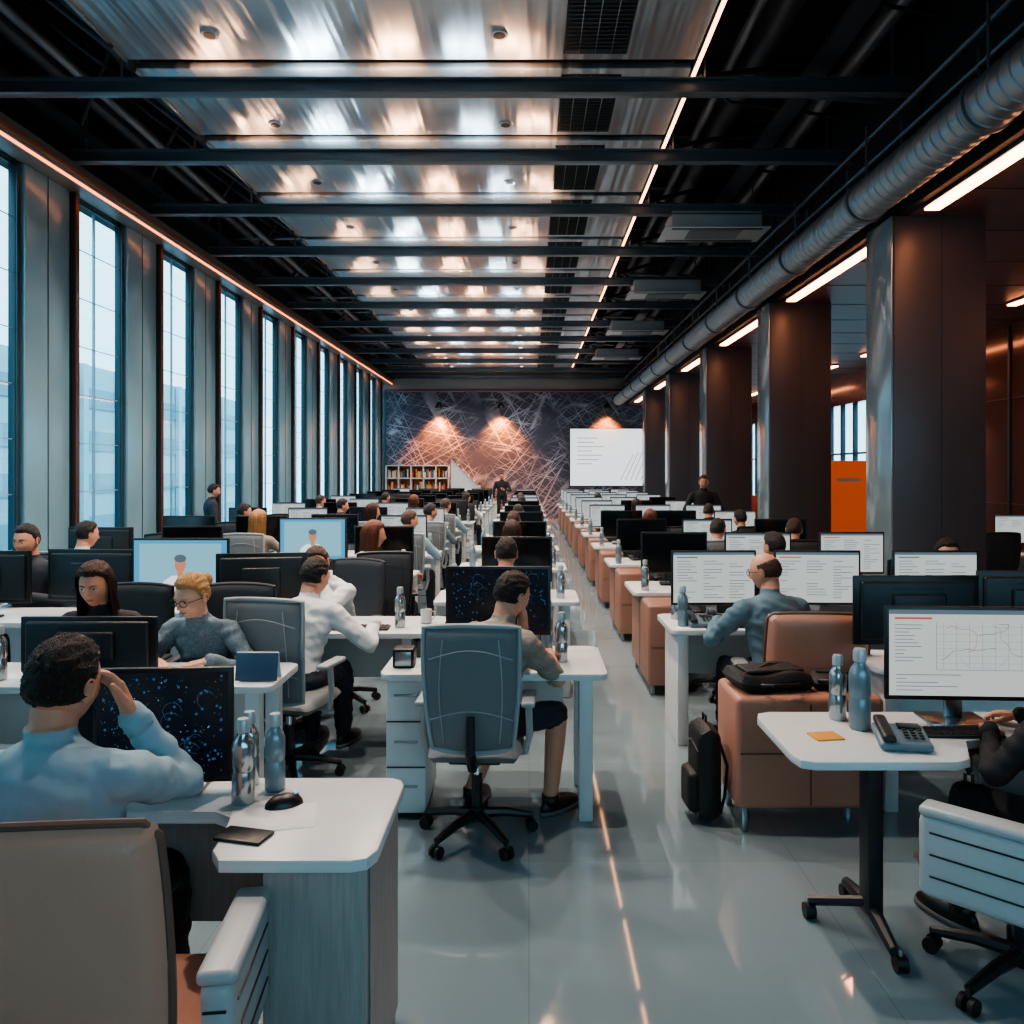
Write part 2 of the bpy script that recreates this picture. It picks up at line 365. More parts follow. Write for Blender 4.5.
for y in(10.9,14.7,18.6,22.8):
    b=B(); b.bx(-.7,.7,-.35,.35,-.02,.0,ACW,.008); b.bx(-.6,.6,-.28,.28,0,.22,ACW,.01); b.bx(-.35,.35,-.2,.2,-.026,-.018,GR,.003)
    for s in(-1,1): b.bx(-.6,.6,s*.27-.03,s*.27+.03,-.027,-.018,DARK,.003)
    for k in range(8): b.bx(-.35,.35,-.18+k*.05,-.17+k*.05,-.032,-.022,ACW,0)
    for x in(-.55,.55): b.cyl((x,0,.22),(x,0,1.55),.01,PIPE2,seg=6)
    b.obj('ceiling_air_conditioner',(2.5,y,5.0))
SCRW=mat('projection_surface','#000000',.8,emit='#dfe8ec',es=1.3); INK=mat('projection_ink','#000000',.8,emit='#9fb2c0',es=.8)
b=B(); b.bx(1.5,5.3,29.86,29.96,1.2,3.4,DARK2,.01); b.bx(1.54,5.26,29.85,29.86,1.24,3.36,SCRW,0)
for k in range(7): b.bx(1.8,2.3+random.random()*.8,29.843,29.85,3.0-k*.16,3.03-k*.16,INK,0)
for k in range(9):
    x=3.4+k*.19; b.quad([(x,29.843,1.45),(x+.03,29.843,1.45),(x+.5,29.843,2.4+k*.09),(x+.47,29.843,2.4+k*.09)],INK)
b.obj('projection_screen')
OR=emis('lamp_bulb','#ff9a4e',25)
for x in(-3.35,-1.05,2.9,7.4):
    b=B(); b.cyl((0,.3,0),(0,.0,0),.015,DARK,seg=8); b.lathe([(.02,.1),(.06,.08),(.14,-.08),(.15,-.12),(.13,-.12),(.05,.04)],DARK,20); b.sph((0,0,-.03),.05,OR)
    b.bx(-.06,.06,.28,.3,-.06,.06,DARK,.004)
    zz=4.25 if x<7 else 3.9
    b.obj('wall_lamp',(x,YF-.3,zz))
    l=bpy.data.lights.new('lamp_spot','SPOT'); l.energy=2000; l.color=(1,.22,.04); l.spot_size=R(95); l.spot_blend=.8; l.shadow_soft_size=.08
    o=bpy.data.objects.new('lamp_spot_light',l); COL.objects.link(o); o.location=(x,YF-.42,zz-.17); o.rotation_euler=(R(8),0,0)
EXT=mat('exterior_facade','#b9d3dd',.7,var=.06,vs=.3); EXD=mat('exterior_glass_band','#7ba0b0',.3)
b=B(); b.bx(-16,-15.5,-10,45,-6,5.5,EXT,0)
for k in range(7): b.bx(-15.5,-15.45,-10,45,-5+k*1.5,-4.3+k*1.5,EXD,0)
for k in range(22): b.bx(-15.46,-15.3,-10+k*2.5,-9.7+k*2.5,-6,5.5,EXT,0)
b.obj('neighbouring_building')
b=B(); b.bx(-60,60,-40,80,-6.2,-6,mat('street_ground','#8b979c',.8),0); b.obj('street_ground')

# ------------------------------------------------------------------ furniture
def star(b,m=DARK,zt=.40):
    for k in range(5):
        a=2*math.pi*k/5+.3; c,s_=math.cos(a),math.sin(a)
        b.tube([(c*.03,s_*.03,.115),(c*.15,s_*.15,.105),(c*.29,s_*.29,.075)],[.026,.022,.017],m,8)
        b.cyl((c*.29,s_*.29,.05),(c*.29,s_*.29,.085),.010,m,seg=8)
        for o in(-.018,.018):
            p=Vector((c*.29,s_*.29,.028)); t=Vector((-s_,c,0)); b.cyl(p+t*(o-.009),p+t*(o+.009),.028,RUB,seg=14)
    b.cyl((0,0,.08),(0,0,.15),.04,m); b.cyl((0,0,.15),(0,0,.30),.028,m); b.cyl((0,0,.28),(0,0,zt),.018,CHROME)
def task_chair(up,fr,dark=DARK):
    b=B(); star(b,dark)
    b.box((0,0,.40),(.26,.26,.03),dark,.01)
    b.cushion(.48,.46,.08,up,Matrix.Translation((0,.02,.445))@Matrix.Rotation(R(90),4,'X'),rnd=.35,bend=lambda x,z:-.15*x*x)
    T=Matrix.Translation((0,-.25,.77))@Matrix.Rotation(R(8),4,'X')
    bd=lambda x,z:.55*x*x-.035*math.cos(z*5)
    b.cushion(.45,.60,.055,up,T,rnd=.22,bend=bd,taper=.08,pw=8,n=18)
    pts=[]
    for k in range(48):
        a=2*math.pi*k/48; cu,su=math.cos(a),math.sin(a); q=max(abs(cu),abs(su)); u,v=cu/q,su/q
        x=.225*u*math.sqrt(1-.22*v*v/2)*(1+.08*v); z=.30*v*math.sqrt(1-.22*u*u/2); pts.append(T@Vector((x,bd(x,z)-.006,z)))
    b.tube(pts,.012,fr,8,closed=True)
    for zz in(-.12,.16):
        b.tube([T@Vector((x,bd(x,zz)-.030,zz+.04*math.cos(x*9))) for x in [(-.2+.4*i/12) for i in range(13)]],.003,fr,6)
    for s in(-1,1): b.tube([T@Vector((s*(.13+.02*math.cos(z*6)),bd(.15,z)-.030,z)) for z in [(-.24+.48*i/10) for i in range(11)]],.003,fr,6)
    b.tube([(0,-.02,.40),(0,-.22,.41),(0,-.31,.50),(0,-.30,.66)],[.028,.028,.024,.018],dark,8)
    for s in(-1,1):
        b.tube([(s*.15,.0,.40),(s*.25,.0,.41),(s*.27,-.01,.5),(s*.265,-.02,.655)],[.016,.016,.018,.018],fr,8)
        b.box((s*.265,.0,.665),(.07,.25,.028),fr,.012,seg=3)
    return b.mesh('office_chair')
def exec_chair():
    b=B(); star(b); b.box((0,0,.405),(.28,.28,.03),DARK,.01)
    b.cushion(.54,.52,.11,TANE,Matrix.Translation((0,.03,.44))@Matrix.Rotation(R(90),4,'X'),rnd=.25)
    T=Matrix.Translation((0,-.27,.77))@Matrix.Rotation(R(7),4,'X'); bd=lambda x,z:.25*x*x
    b.cushion(.56,.60,.10,TANE,T,rnd=.18,bend=bd,pw=10,n=20)
    pts=[]
    for k in range(60):
        a=2*math.pi*k/60; cu,su=math.cos(a),math.sin(a); q=max(abs(cu),abs(su)); u,v=cu/q,su/q
        x=.28*u*math.sqrt(1-.18*v*v/2); z=.30*v*math.sqrt(1-.18*u*u/2); pts.append(T@Vector((x,bd(x,z),z)))
    b.tube(pts,.010,TAND,8,closed=True)
    b.tube([(0,-.05,.40),(0,-.26,.42),(0,-.34,.52),(0,-.33,.68)],[.03,.03,.026,.02],DARK,8)
    for s in(-1,1):
        b.box((s*.34,.03,.51),(.075,.38,.27),ARMW,.03,seg=4)
        b.box((s*.34,.03,.655),(.088,.37,.035),ARMW,.016,seg=3)
        for z in(.45,.52,.59):
            b.box((s*.379,.03,z),(.004,.30,.006),DARK2,.001); b.box((s*.34,-.161,z),(.05,.004,.006),DARK2,.001)
        b.box((s*.28,.0,.41),(.12,.12,.03),DARK,.01)
    return b.mesh('leather_office_chair')
CH_G=task_chair(GREYP,GREYF); CH_D=task_chair(mat('charcoal_upholstery','#2d3338',.65,bump=.2,bs=120),DARK2)
CH_T=exec_chair()
def chair(me,x,y,rot=0,name='office_chair'): return place(me,name,(x,y,0),R(rot))

ZD=.75
def desk(x0,x1,y0,y1,ped='l',lleg=True,name='office_desk'):
    b=B(); b.prism(rrect(x0,x1,y0,y1,.05),ZD-.032,ZD,WHITE,.006)
    xs=x0+.2 if lleg else x0+.4
    b.bx(xs,x1-.2,y1-.09,y1-.07,.35,ZD-.033,WHITE,.003)
    def pedest(xa,xb):
        b.bx(xa,xb,y0+.08,y1-.1,.03,ZD-.034,WHITE,.008)
        for z in(.26,.49): b.bx(xa+.003,xb-.003,y0+.074,y0+.081,z,z+.006,DARK2,0)
        for z in(.16,.385,.62): b.bx((xa+xb)/2-.06,(xa+xb)/2+.06,y0+.07,y0+.081,z,z+.012,METAL,.003)
        b.bx(xa+.02,xb-.02,y0+.1,y1-.12,0,.032,DARK,0)
    if 'l' in ped: pedest(x0+.02,x0+.22)
    elif lleg: b.bx(x0+.05,x0+.12,y0+.06,y1-.06,0,ZD-.033,WHITE,.006)
    if 'r' in ped: pedest(x1-.24,x1-.02)
    else:
        b.bx(x1-.14,x1-.07,y0+.05,y0+.12,0,ZD-.033,WHITE,.006); b.bx(x1-.14,x1-.07,y1-.14,y1-.07,0,ZD-.033,WHITE,.006)
    if x1-x0>2:
        xm=(x0+x1)/2; b.bx(xm-.03,xm+.03,y0+.1,y1-.1,0,ZD-.033,WHITE,.006)
    return b.obj(name)
SW=mat('screen_white','#05070a',.3,emit='#ccd3d1',es=.75); SG=mat('screen_grey_ink','#101010',.4,emit='#7a8c9a',es=.5)
SB=mat('screen_blue','#02080c',.3,emit='#4fa3cc',es=.9); SN=mat('screen_navy','#02040a',.25,emit='#0c1626',es=.3)
SR=mat('screen_red_ink','#101010',.4,emit='#c4574a',es=.9); SSK=mat('screen_skin','#101010',.4,emit='#c9886a',es=.9); SWS=mat('screen_white_shirt','#101010',.4,emit='#e7eef4',es=1.0)
SOFF=mat('screen_off','#06090c',.15); SDOT=mat('screen_cyan_dot','#000000',.4,emit='#6fa9d8',es=.8); SDIM=mat('screen_dim_dot','#000000',.4,emit='#30577c',es=.7)
SCARD=mat('screen_card','#101010',.4,emit='#8fc9de',es=.8); SGN=mat('screen_green_ink','#101010',.4,emit='#6fa07c',es=.7)
def disc(b,cx,cz,rx,rz,y,m,n=20):
    b.quad([(cx+rx*math.cos(2*math.pi*k/n),y,cz+rz*math.sin(2*math.pi*k/n)) for k in range(n)],m)
def monitor(kind,w=.58,h=.37,zb=.10,back=DARK2,seed=0):
    rnd=random.Random(seed); b=B(); zc=zb+h/2
    b.box((0,0,zc),(w,.022,h),DARK,.006); b.box((0,.02,zc),(w*.9,.03,h*.85),back,.014,seg=3); b.box((0,.04,zc),(w*.42,.03,h*.5),back,.012,seg=3)
    st=METAL if kind!='off' else DARK
    b.box((0,.055,(zb+.12)/2+.02),(.07,.02,zb+.14),st,.006); b.box((0,.05,.008),(.24,.18,.014),st,.006)
    for k in range(6): b.box((-.12+.048*k,.0355,zb+h*.82),(.03,.002,.006),DARK,0)
    y=-.0115; x0=-w/2+.014;x1=w/2-.014;z0=zb+.018;z1=zb+h-.014; W=x1-x0;H=z1-z0
    base={'doc':SW,'chart':SW,'portrait':SB,'dots':SN,'off':SOFF,'map':SN}[kind]
    b.quad([(x0,y,z0),(x1,y,z0),(x1,y,z1),(x0,y,z1)],base); y2=y-.0008; y3=y-.0014
    def rc(a,c,d,e,m,yy=y2): b.quad([(x0+a*W,yy,z0+d*H),(x0+c*W,yy,z0+d*H),(x0+c*W,yy,z0+e*H),(x0+a*W,yy,z0+e*H)],m)
    if kind in('doc','chart'):
        rc(0,1,.95,1,SG); rc(.04,.3,.89,.915,SR if rnd.random()<.5 else SG)
        if kind=='doc':
            for c in range(3):
                for r in range(14):
                    if rnd.random()<.8:
                        a=.05+c*.32; rc(a,a+.08+rnd.random()*.18,.82-r*.056,.832-r*.056,SG)
        else:
            for r in range(11): rc(.04,.10+rnd.random()*.16,.82-r*.042,.828-r*.042,SG)
            for r in range(5): rc(.05,.12+rnd.random()*.5,.24-r*.045,.248-r*.045,SG)
            rc(.33,.333,.3,.86,SG); rc(.33,.97,.3,.305,SG)
            for r in range(6): rc(.33,.97,.38+r*.085,.382+r*.085,SG)
            for r in range(7): rc(.38+r*.09,.382+r*.09,.3,.86,SG)
            # meandering route-map lines
            for m_,sx_,sz_ in((SR,.40,.78),(SDOT,.50,.45),(SG,.36,.42),(SGN,.72,.82),(SG,.62,.70)):
                a,c=sx_,sz_; an=rnd.uniform(-1,.3); pts=[]
                for q in range(16):
                    pts.append((x0+a*W,y3,z0+c*H)); an+=rnd.uniform(-.7,.7); a+=.028*math.cos(an); c+=.04*math.sin(an); a=min(.95,max(.35,a)); c=min(.84,max(.33,c))
                b.tube(pts,.0009,m_,4)
    elif kind=='portrait':
        rc(.06,.94,.08,.94,SCARD); cx=0; cz=z0+.58*H
        b.quad([(x0+W*t,y3,z0+u*H) for t,u in((.28,.08),(.72,.08),(.68,.28),(.59,.38),(.41,.38),(.32,.28))],SWS)
        disc(b,cx,cz,.1*H,.15*H,y3-.0004,SSK); disc(b,cx,cz+.1*H,.105*H,.07*H,y3-.0008,SG)
        b.quad([(x0+W*t,y3-.0004,z0+u*H) for t,u in((.47,.34),(.53,.34),(.53,.46),(.47,.46))],SSK)
    elif kind in('dots','map'):
        for k in range(260):
            a=rnd.random();c=rnd.random(); q=rnd.choice([.0012,.0016,.002,.0045])
            disc(b,x0+a*W*.94+.03*W,z0+(.04+.92*c)*H,q,q,y2-.0001*(k%5),rnd.choice([SDOT,SDIM,SDIM,SDIM,SG]) if q<.004 and kind=='dots' else SDIM,8)
        for k in range(7 if kind=='dots' else 10):
            cx_,cz_,rr=x0+(.1+.8*rnd.random())*W,z0+(.15+.7*rnd.random())*H,rnd.uniform(.01,.04)
            b.tube([(cx_+rr*math.cos(t),y2-.0006,cz_+rr*math.sin(t)) for t in [rnd.random()+4.4*i/14 for i in range(14)]],.0006,SDIM,4)
    return b.mesh('computer_monitor')
MON={k:monitor(k,seed=i) for i,k in enumerate(('doc','chart','off'))}
MON['portrait']=monitor('portrait',.66,.42,.13); MON['map']=monitor('map',.58,.38,.10,seed=9)
MON['doc2']=monitor('doc',seed=11); MON['dots']=monitor('dots',.425,.36,.03,seed=5); MON['wideoff']=monitor('off',.66,.36,.1); MON['low']=monitor('off',.66,.27,.03)
def mon(k,x,y,rot=0,z=ZD): return place(MON[k],'computer_monitor',(x,y,z),R(rot))
BST=mat('bottle_steel','#aab4b8',.18,.8,var=.15,vs=20); BBL=mat('bottle_blue','#7b8f99',.3,.4); CAP=mat('bottle_cap','#a9b3b8',.35,.3)
def bottle(body,h=.26,r=.034):
    b=B(); b.lathe([(r*.9,0),(r,.006),(r,h*.36),(r*.93,h*.38),(r*.93,h*.41),(r,h*.43),(r,h*.68),(r*.8,h*.76),(r*.5,h*.81),(r*.5,h*.84),(r*.62,h*.845),(r*.62,h*.96),(r*.5,h*1.0)],body,24,mats=[body]*10+[CAP]*2)
    return b.mesh('water_bottle')
BO1=bottle(BST); BO2=bottle(BBL)
def bot(x,y,k=0,s=1): return place((BO1,BO2)[k],'water_bottle',(x,y,ZD),0,s)
MUGM=[mat('mug_white','#cdd3d5',.25),mat('mug_dark','#2b3339',.25)]
def mug(m):
    b=B(); b.lathe([(.030,0),(.037,.004),(.039,.09),(.036,.09),(.034,.012),(.002,.010)],m,24); b.tube([(.037,0,.075),(.058,0,.070),(.062,0,.045),(.052,0,.024),(.036,0,.020)],.005,m,8); return b.mesh('coffee_mug')
MG=[mug(m) for m in MUGM]
def keyboard():
    b=B(); b.box((0,0,.009),(.42,.13,.014),DARK2,.005)
    for r in range(5):
        for c in range(15): b.box((-.19+c*.027,-.045+r*.0225,.018),(.022,.018,.006),DARK,.002,seg=1)
    return b.mesh('keyboard')
KB=keyboard()
def mouse():
    b=B(); b.sph((0,0,.0),.05,DARK,scale=(.62,1.0,.62),seg=20)
    for v in b.bm.verts: v.co.z=max(v.co.z,0)
    b.cyl((0,.025,.026),(0,.038,.028),.006,METAL,seg=8); return b.mesh('computer_mouse')
MS=mouse()
def desk_phone():
    b=B(); BL=mat('phone_blue_grey','#5e7480',.4)
    b.box((0,0,.032),(.18,.16,.03),BL,.012,rot=(R(12),0,0),seg=3); b.box((-.06,0,.062),(.045,.17,.028),DARK2,.012,rot=(R(12),0,0),seg=3)
    b.box((.035,.045,.06),(.08,.04,.006),SOFF,.002,rot=(R(12),0,0))
    for r in range(4):
        for c in range(3): b.box((.01+c*.025,-.045+r*.018,.046+r*.0038),(.017,.012,.006),DARK,.002,seg=1)
    b.box((0,0,.008),(.15,.12,.016),BL,.004)
    return b.mesh('desk_phone')
PH=desk_phone()
PAPER=mat('paper','#d0d6d9',.7)
def flat(name,x,y,w,d,m,rot=0,t=.002,z=ZD):
    b=B(); b.box((0,0,t/2),(w,d,t),m,min(.003,t*.4)); return b.obj(name,(x,y,z),R(rot))
def tan_cabinet(x0,x1,y0,y1,z0=.12,z1=.66):
    b=B(); b.bx(x0,x1,y0,y1,z0,z1,TAN,.03,seg=4); b.bx(x0+.02,x1-.02,y0-.004,y0+.01,(z0+z1)/2-.004,(z0+z1)/2+.004,TAND,0)
    b.bx(x0+.01,x1-.01,y0+.03,y1-.03,z1-.04,z1-.03,TAND,0)
    xm=(x0+x1)/2; b.bx(xm-.004,xm+.004,y0-.004,y0+.01,z0+.02,z1-.03,TAND,0)
    for x in(x0+.05,x1-.05):
        for y in(y0+.05,y1-.05): b.box((x,y,z0/2),(.03,.03,z0),METAL,.004)
    return b.obj('tan_leather_cabinet')

# ------------------------------------------------------------------ people
SK=[mat('skin_light','#c28c74',.5,var=.06,vs=30,bump=.06,bs=200),mat('skin_tan','#a3735d',.5,var=.06,vs=30),mat('skin_pale','#cf9f89',.5,var=.06,vs=30)]
HR={k:mat('hair_'+k,c,.5,var=.5,vs=60,stretch=(3,3,.6),bump=1.0,bs=110) for k,c in dict(black='#1b1513',brown='#3d281f',auburn='#6b4030',blonde='#b08757',grey='#4f4c4a').items()}
def cloth(n,c,**k): return mat('fabric_'+n,c,.8,**{**dict(var=.07,vs=12,bump=.3,bs=25),**k})
CL={k:cloth(k,c) for k,c in dict(blue='#86a4b3',white='#c0c8cc',navy='#202a36',black='#181b20',slate='#54717f',teal='#466872',brown='#51403a').items()}
CL['grey']=cloth('grey_pattern','#62737d',var=.65,vs=70); CL['beige']=cloth('beige_knit','#857d75',var=.4,vs=30,stretch=(1,1,9))
EYW=mat('eye_white','#d8d4ce',.2); IRI=mat('iris','#1d130d',.15); LIP=mat('lips','#99564d',.4); SHOE=mat('shoe_leather','#0f1012',.4); SOLE=mat('shoe_sole','#55585a',.6)
def capsule(bm,p0,p1,r0,r1,seg=14):
    p0=Vector(p0);p1=Vector(p1);d=p1-p0;L=max(d.length,1e-4)
    q=d.to_track_quat('Z','Y').to_matrix().to_4x4()
    r=bmesh.ops.create_cone(bm,cap_ends=True,segments=seg,radius1=r0,radius2=r1,depth=L); bmesh.ops.transform(bm,matrix=Matrix.Translation((p0+p1)/2)@q,verts=r['verts'])
    for p,rr in((p0,r0),(p1,r1)):
        r=bmesh.ops.create_uvsphere(bm,u_segments=seg,v_segments=seg//2,radius=rr*1.0); bmesh.ops.transform(bm,matrix=Matrix.Translation(p),verts=r['verts'])
def remeshed(bm,vox,smooth=4):
    me=bpy.data.meshes.new('tmp'); bm.to_mesh(me); bm.free(); o=bpy.data.objects.new('tmp',me); COL.objects.link(o)
    m=o.modifiers.new('r','REMESH'); m.mode='VOXEL'; m.voxel_size=vox; s=o.modifiers.new('s','SMOOTH'); s.factor=.6; s.iterations=smooth
    dg=bpy.context.evaluated_depsgraph_get(); e=o.evaluated_get(dg); out=bpy.data.meshes.new_from_object(e)
    bpy.data.objects.remove(o); bpy.data.meshes.remove(me); return out
HANDS={}
def hand_mesh(pose,vox):
    k=(pose,vox)
    if k in HANDS: return HANDS[k]
    bm=bmesh.new()
    bend={'relaxed':(18,24,16),'flat':(6,10,6),'fist':(62,75,45),'type':(30,38,25)}[pose]
    kn=[(.029,.088,.078),(.010,.093,.086),(-.010,.088,.079),(-.028,.079,.062)]
    capsule(bm,(0,-.03,0),(0,.01,0),.024,.024)
    for x,y,L in kn:
        capsule(bm,(x*.55,.0,0),(x,y,0),.016,.0115)
        a=0; p=Vector((x,y,0)); r=.0098
        for j,f in enumerate((.46,.30,.24)):
            a+=R(bend[j]*(1+.12*(x<0))); q=p+Vector((x*.10,math.cos(a),-math.sin(a)))*L*f; capsule(bm,p,q,r,r*.92,10); r*=.9; p=q
    pts=[(.016,.016,-.006),(.042,.048,-.016),(.056,.078,-.024),(.060,.102,-.032)] if pose!='fist' else [(.016,.016,-.006),(.038,.045,-.022),(.034,.078,-.036),(.018,.09,-.045)]
    for (a,c),r in zip(zip(pts,pts[1:]),(.015,.0115,.010)): capsule(bm,a,c,r,r*.9,10)
    HANDS[k]=remeshed(bm,vox,2); return HANDS[k]
def ss(a,b_,x):
    t=min(1,max(0,(x-a)/(b_-a))); return t*t*(3-2*t)
G=math.exp
def headpt(x,y,z,fem):
    X=.075*x*(.96 if fem else 1);Y=.094*y;Z=.114*z
    if y<0: Y*=1.08
    if z<0:
        t=-z; X*=1-(.34 if fem else .27)*t**1.7
        if y<0: Y*=1-.5*t**1.1
        else: Y*=1-.06*t
    else: X*=1+.03*z
    if y>0:
        f=ss(0,.3,y)
        if Z<.022 and Z>-.045:
            k=(.022-Z)/.048 if Z>-.026 else max(0,1-(-.026-Z)/.013)
            Y+=f*.023*min(1,k)*G(-(X/(.007+.006*max(0,min(1,(.02-Z)/.045))))**2)
        for s in(-1,1): Y-=f*.010*G(-((X-s*.031)/.015)**2-((Z-.005)/.011)**2)
        Y+=f*.004*G(-((abs(X)-.028)/.02)**2-((Z-.026)/.008)**2)
        Y+=f*.006*G(-(X/.02)**2-((Z+.057)/.009)**2)-f*.004*G(-(X/.022)**2-((Z+.0565)/.0025)**2)
        Y+=f*.009*G(-(X/.022)**2-((Z+.094)/.016)**2)
        for s in(-1,1): Y+=f*.004*G(-((X-s*.045)/.018)**2-((Z+.022)/.02)**2)
    return X,Y,Z
def person(name,loc,rot=0,scale=1,pose='sit',lean=8,twist=0,side=0,head=(0,8,0),lw=None,rw=None,la=None,ra=None,fem=False,hair='short',hc='black',skin=0,shirt='grey',pants='navy',sleeve='long',shorts=False,q=.02,hp=('type','type'),glasses=False,lpole=(-1,-.3,-.9),rpole=(1,-.3,-.9),lhd=None,rhd=None,stubble=False):
    near=q<.015
    mats=[SK[skin],CL[shirt],CL[pants],HR[hc],SHOE,EYW,IRI,LIP,SOLE,DARK,METAL]
    sh=.90 if fem else 1
    hipz=.535 if pose=='sit' else .93
    hip=Vector((0,0,hipz))
    T=Matrix.Translation(hip)@Matrix.Rotation(R(-twist),4,'Z')@Matrix.Rotation(R(side),4,'Y')@Matrix.Rotation(R(-lean),4,'X')
    TP=Matrix.Translation(hip)@Matrix.Rotation(R(-lean*.4),4,'X')
    bm=bmesh.new(); segs=[]
    rings=[(-.09,.10,.07),(-.05,.155,.105),(.02,.158,.115),(.11,.142,.104),(.22,.158,.114),(.32,.180,.120),(.40,.178,.108),(.445,.135,.088),(.475,.07,.062)]
    if fem: rings=[(-.09,.11,.07),(-.05,.16,.105),(.02,.158,.112),(.12,.122,.092),(.22,.138,.10),(.30,.15,.118),(.38,.145,.095),(.43,.10,.075),(.46,.06,.055)]
    n=20; rv=[]
    for z,rx,ry in rings:
        t=min(1,max(0,(z+.09)/.2)); yo=-.012 if z>.3 else 0
        rg=[]
        for k in range(n):
            a=2*math.pi*k/n; p=Vector((rx*math.copysign(abs(math.cos(a))**.85,math.cos(a)),ry*math.sin(a)+yo,z)); 
            p=TP.lerp(T,t)@p; rg.append(bm.verts.new(p))
        rv.append(rg)
    for A,C in zip(rv,rv[1:]):
        for k in range(n): bm.faces.new((A[k],A[(k+1)%n],C[(k+1)%n],C[k]))
    bm.faces.new(rv[0][::-1]); bm.faces.new(rv[-1])
    neck=T@Vector((0,-.01,.455)); 
    hy,hpit,hr=head
    hcn=neck+ (T.to_3x3()@Vector((0,.02,.068)))+Vector((0,.025+.03*math.sin(R(hpit)),.09))
    HM=Matrix.Translation(hcn)@Matrix.Rotation(R(-hy),4,'Z')@Matrix.Rotation(R(hr),4,'Y')@Matrix.Rotation(R(-hpit),4,'X')
    ntop=HM@Vector((0,-.022,-.06))
    capsule(bm,neck-Vector((0,0,.02)),ntop,.062*sh,.056*sh)
    segs.append((neck+Vector((0,0,.012)),ntop,.062,.058,0))
    segs.append((T@Vector((0,0,.12)),T@Vector((0,0,.38)),.15,.15,1)); segs.append((T@Vector((-.1,0,.40)),T@Vector((.1,0,.40)),.06,.06,1))
    segs.append((TP@Vector((0,0,-.05)),TP@Vector((0,0,-.02)),.15,.15,2)); segs.append((T@Vector((0,0,.06)),T@Vector((0,0,.12)),.15,.15,1))
    hands=[]
    for s,w,pole,hd,hpz in((-1,lw,lpole,lhd,hp[0]),(1,rw,rpole,rhd,hp[1])):
        S=T@Vector((s*.185*sh,-.01,.395)); 
        if w is None: w=(s*.17,.42,.79) if pose=='sit' else (s*.26,.08,.80)
        w=Vector(w); l1,l2=.285,.255
        d=w-S; D=d.length
        if D>l1+l2-.01: w=S+d*((l1+l2-.01)/D); D=l1+l2-.01; d=w-S
        a=(l1*l1-l2*l2+D*D)/(2*D); hgt=math.sqrt(max(0,l1*l1-a*a)); dn=d.normalized(); pv=Vector(pole); pv=(pv-dn*pv.dot(dn)).normalized()
        E=S+dn*a+pv*hgt
        lo=sleeve=='long'
        capsule(bm,S,E,.062*sh,.048*sh); capsule(bm,E,w,.047*sh if lo else .042*sh,.034*sh if lo else .027*sh)
        capsule(bm,neck-Vector((0,0,.03)),S,.05,.058*sh)
        segs.append((S,E if lo else S.lerp(E,.82),.055,.045,1)); segs.append((E,w,.042,.03,1 if lo else 0))
        fd=(w-E).normalized(); fdir=Vector(hd).normalized() if hd else fd
        if not hd and pose=='sit' and w.z<.85: fdir=Vector((fd.x,fd.y,-.08)).normalized()
        palm=Vector((0,0,-1)) if pose=='sit' and w.z<.9 else ((hcn-w).normalized() if w.z>.95 else Vector((-s,0,0)))
        zax=-(palm-fdir*palm.dot(fdir)).normalized(); xax=fdir.cross(zax).normalized()
        Mh=Matrix((( xax.x,fdir.x,zax.x,0),(xax.y,fdir.y,zax.y,0),(xax.z,fdir.z,zax.z,0),(0,0,0,1)))
        if s==1: Mh=Mh@Matrix.Diagonal((-1,1,1,1))
        hands.append((Matrix.Translation(w+fdir*.012)@Mh@Matrix.Scale(.95*sh,4),hpz,w,fd,lo))
    feet=[]
    for s,f in((-1,la),(1,ra)):
        H=TP@Vector((s*.088,.0,-.015))
        if f is None: f=(s*.11,.44,.085) if pose=='sit' else (s*.10,-.0,.085)
        f=Vector(f); l1,l2=.425,.42; d=f-H; D=d.length
        if D>l1+l2-.005: d*=((l1+l2-.005)/D); f=H+d; D=d.length
        a=(l1*l1-l2*l2+D*D)/(2*D); hg=math.sqrt(max(0,l1*l1-a*a)); dn=d.normalized(); pv=Vector((s*.05,.7,.7)); pv=(pv-dn*pv.dot(dn)).normalized(); K=H+dn*a+pv*hg
        ex=0 if shorts else .008
        capsule(bm,H,K,.088,.058); capsule(bm,K,K.lerp(f,.35),.056,.054+ex); capsule(bm,K.lerp(f,.35),f,.054+ex,.038+ex)
        segs.append((H,K,.085,.06,2)); segs.append((K,f,.055,.04,0 if shorts else 2)); fv=(K-H); fv.z=0
        if pose!='sit': fv=Vector((s*.2,1,0))
        feet.append((f,fv.normalized()))
    me=remeshed(bm,q,5 if near else 3)
    nv=len(me.vertices); co=np.empty(nv*3); me.vertices.foreach_get('co',co); co=co.reshape(-1,3)
    npol=len(me.polygons); ce=np.empty(npol*3); me.polygons.foreach_get('center',ce); ce=ce.reshape(-1,3)
    best=np.full(npol,9e9); tag=np.zeros(npol,int)
    for p0,p1,r0,r1,tg in segs:
        p0=np.array(p0);p1=np.array(p1);d=p1-p0;t=np.clip(((ce-p0)@d)/max(d@d,1e-9),0,1); dist=np.linalg.norm(ce-(p0+t[:,None]*d),axis=1)-(r0+(r1-r0)*t)
        mk=dist<best; best[mk]=dist[mk]; tag[mk]=tg
    me.polygons.foreach_set('material_index',tag.astype(np.int32))
    if near:
        nr=[v.normal.copy() for v in me.vertices]; vt=np.zeros(nv,int)
        for p in me.polygons:
            for v in p.vertices: vt[v]=max(vt[v],tag[p.index])
        for i,v in enumerate(me.vertices):
            if vt[i] in(1,2):
                p=v.co; w=noise.noise(Vector((p.x*9+p.z*14,p.y*9-p.z*9,p.z*18+p.x*5)))*.012+(.5-abs(noise.noise(Vector((p.x*14-p.z*8,p.y*14,p.z*16+p.x*10)))))*.012+noise.noise(p*30)*.002
                v.co=p+nr[i]*(w+.000)
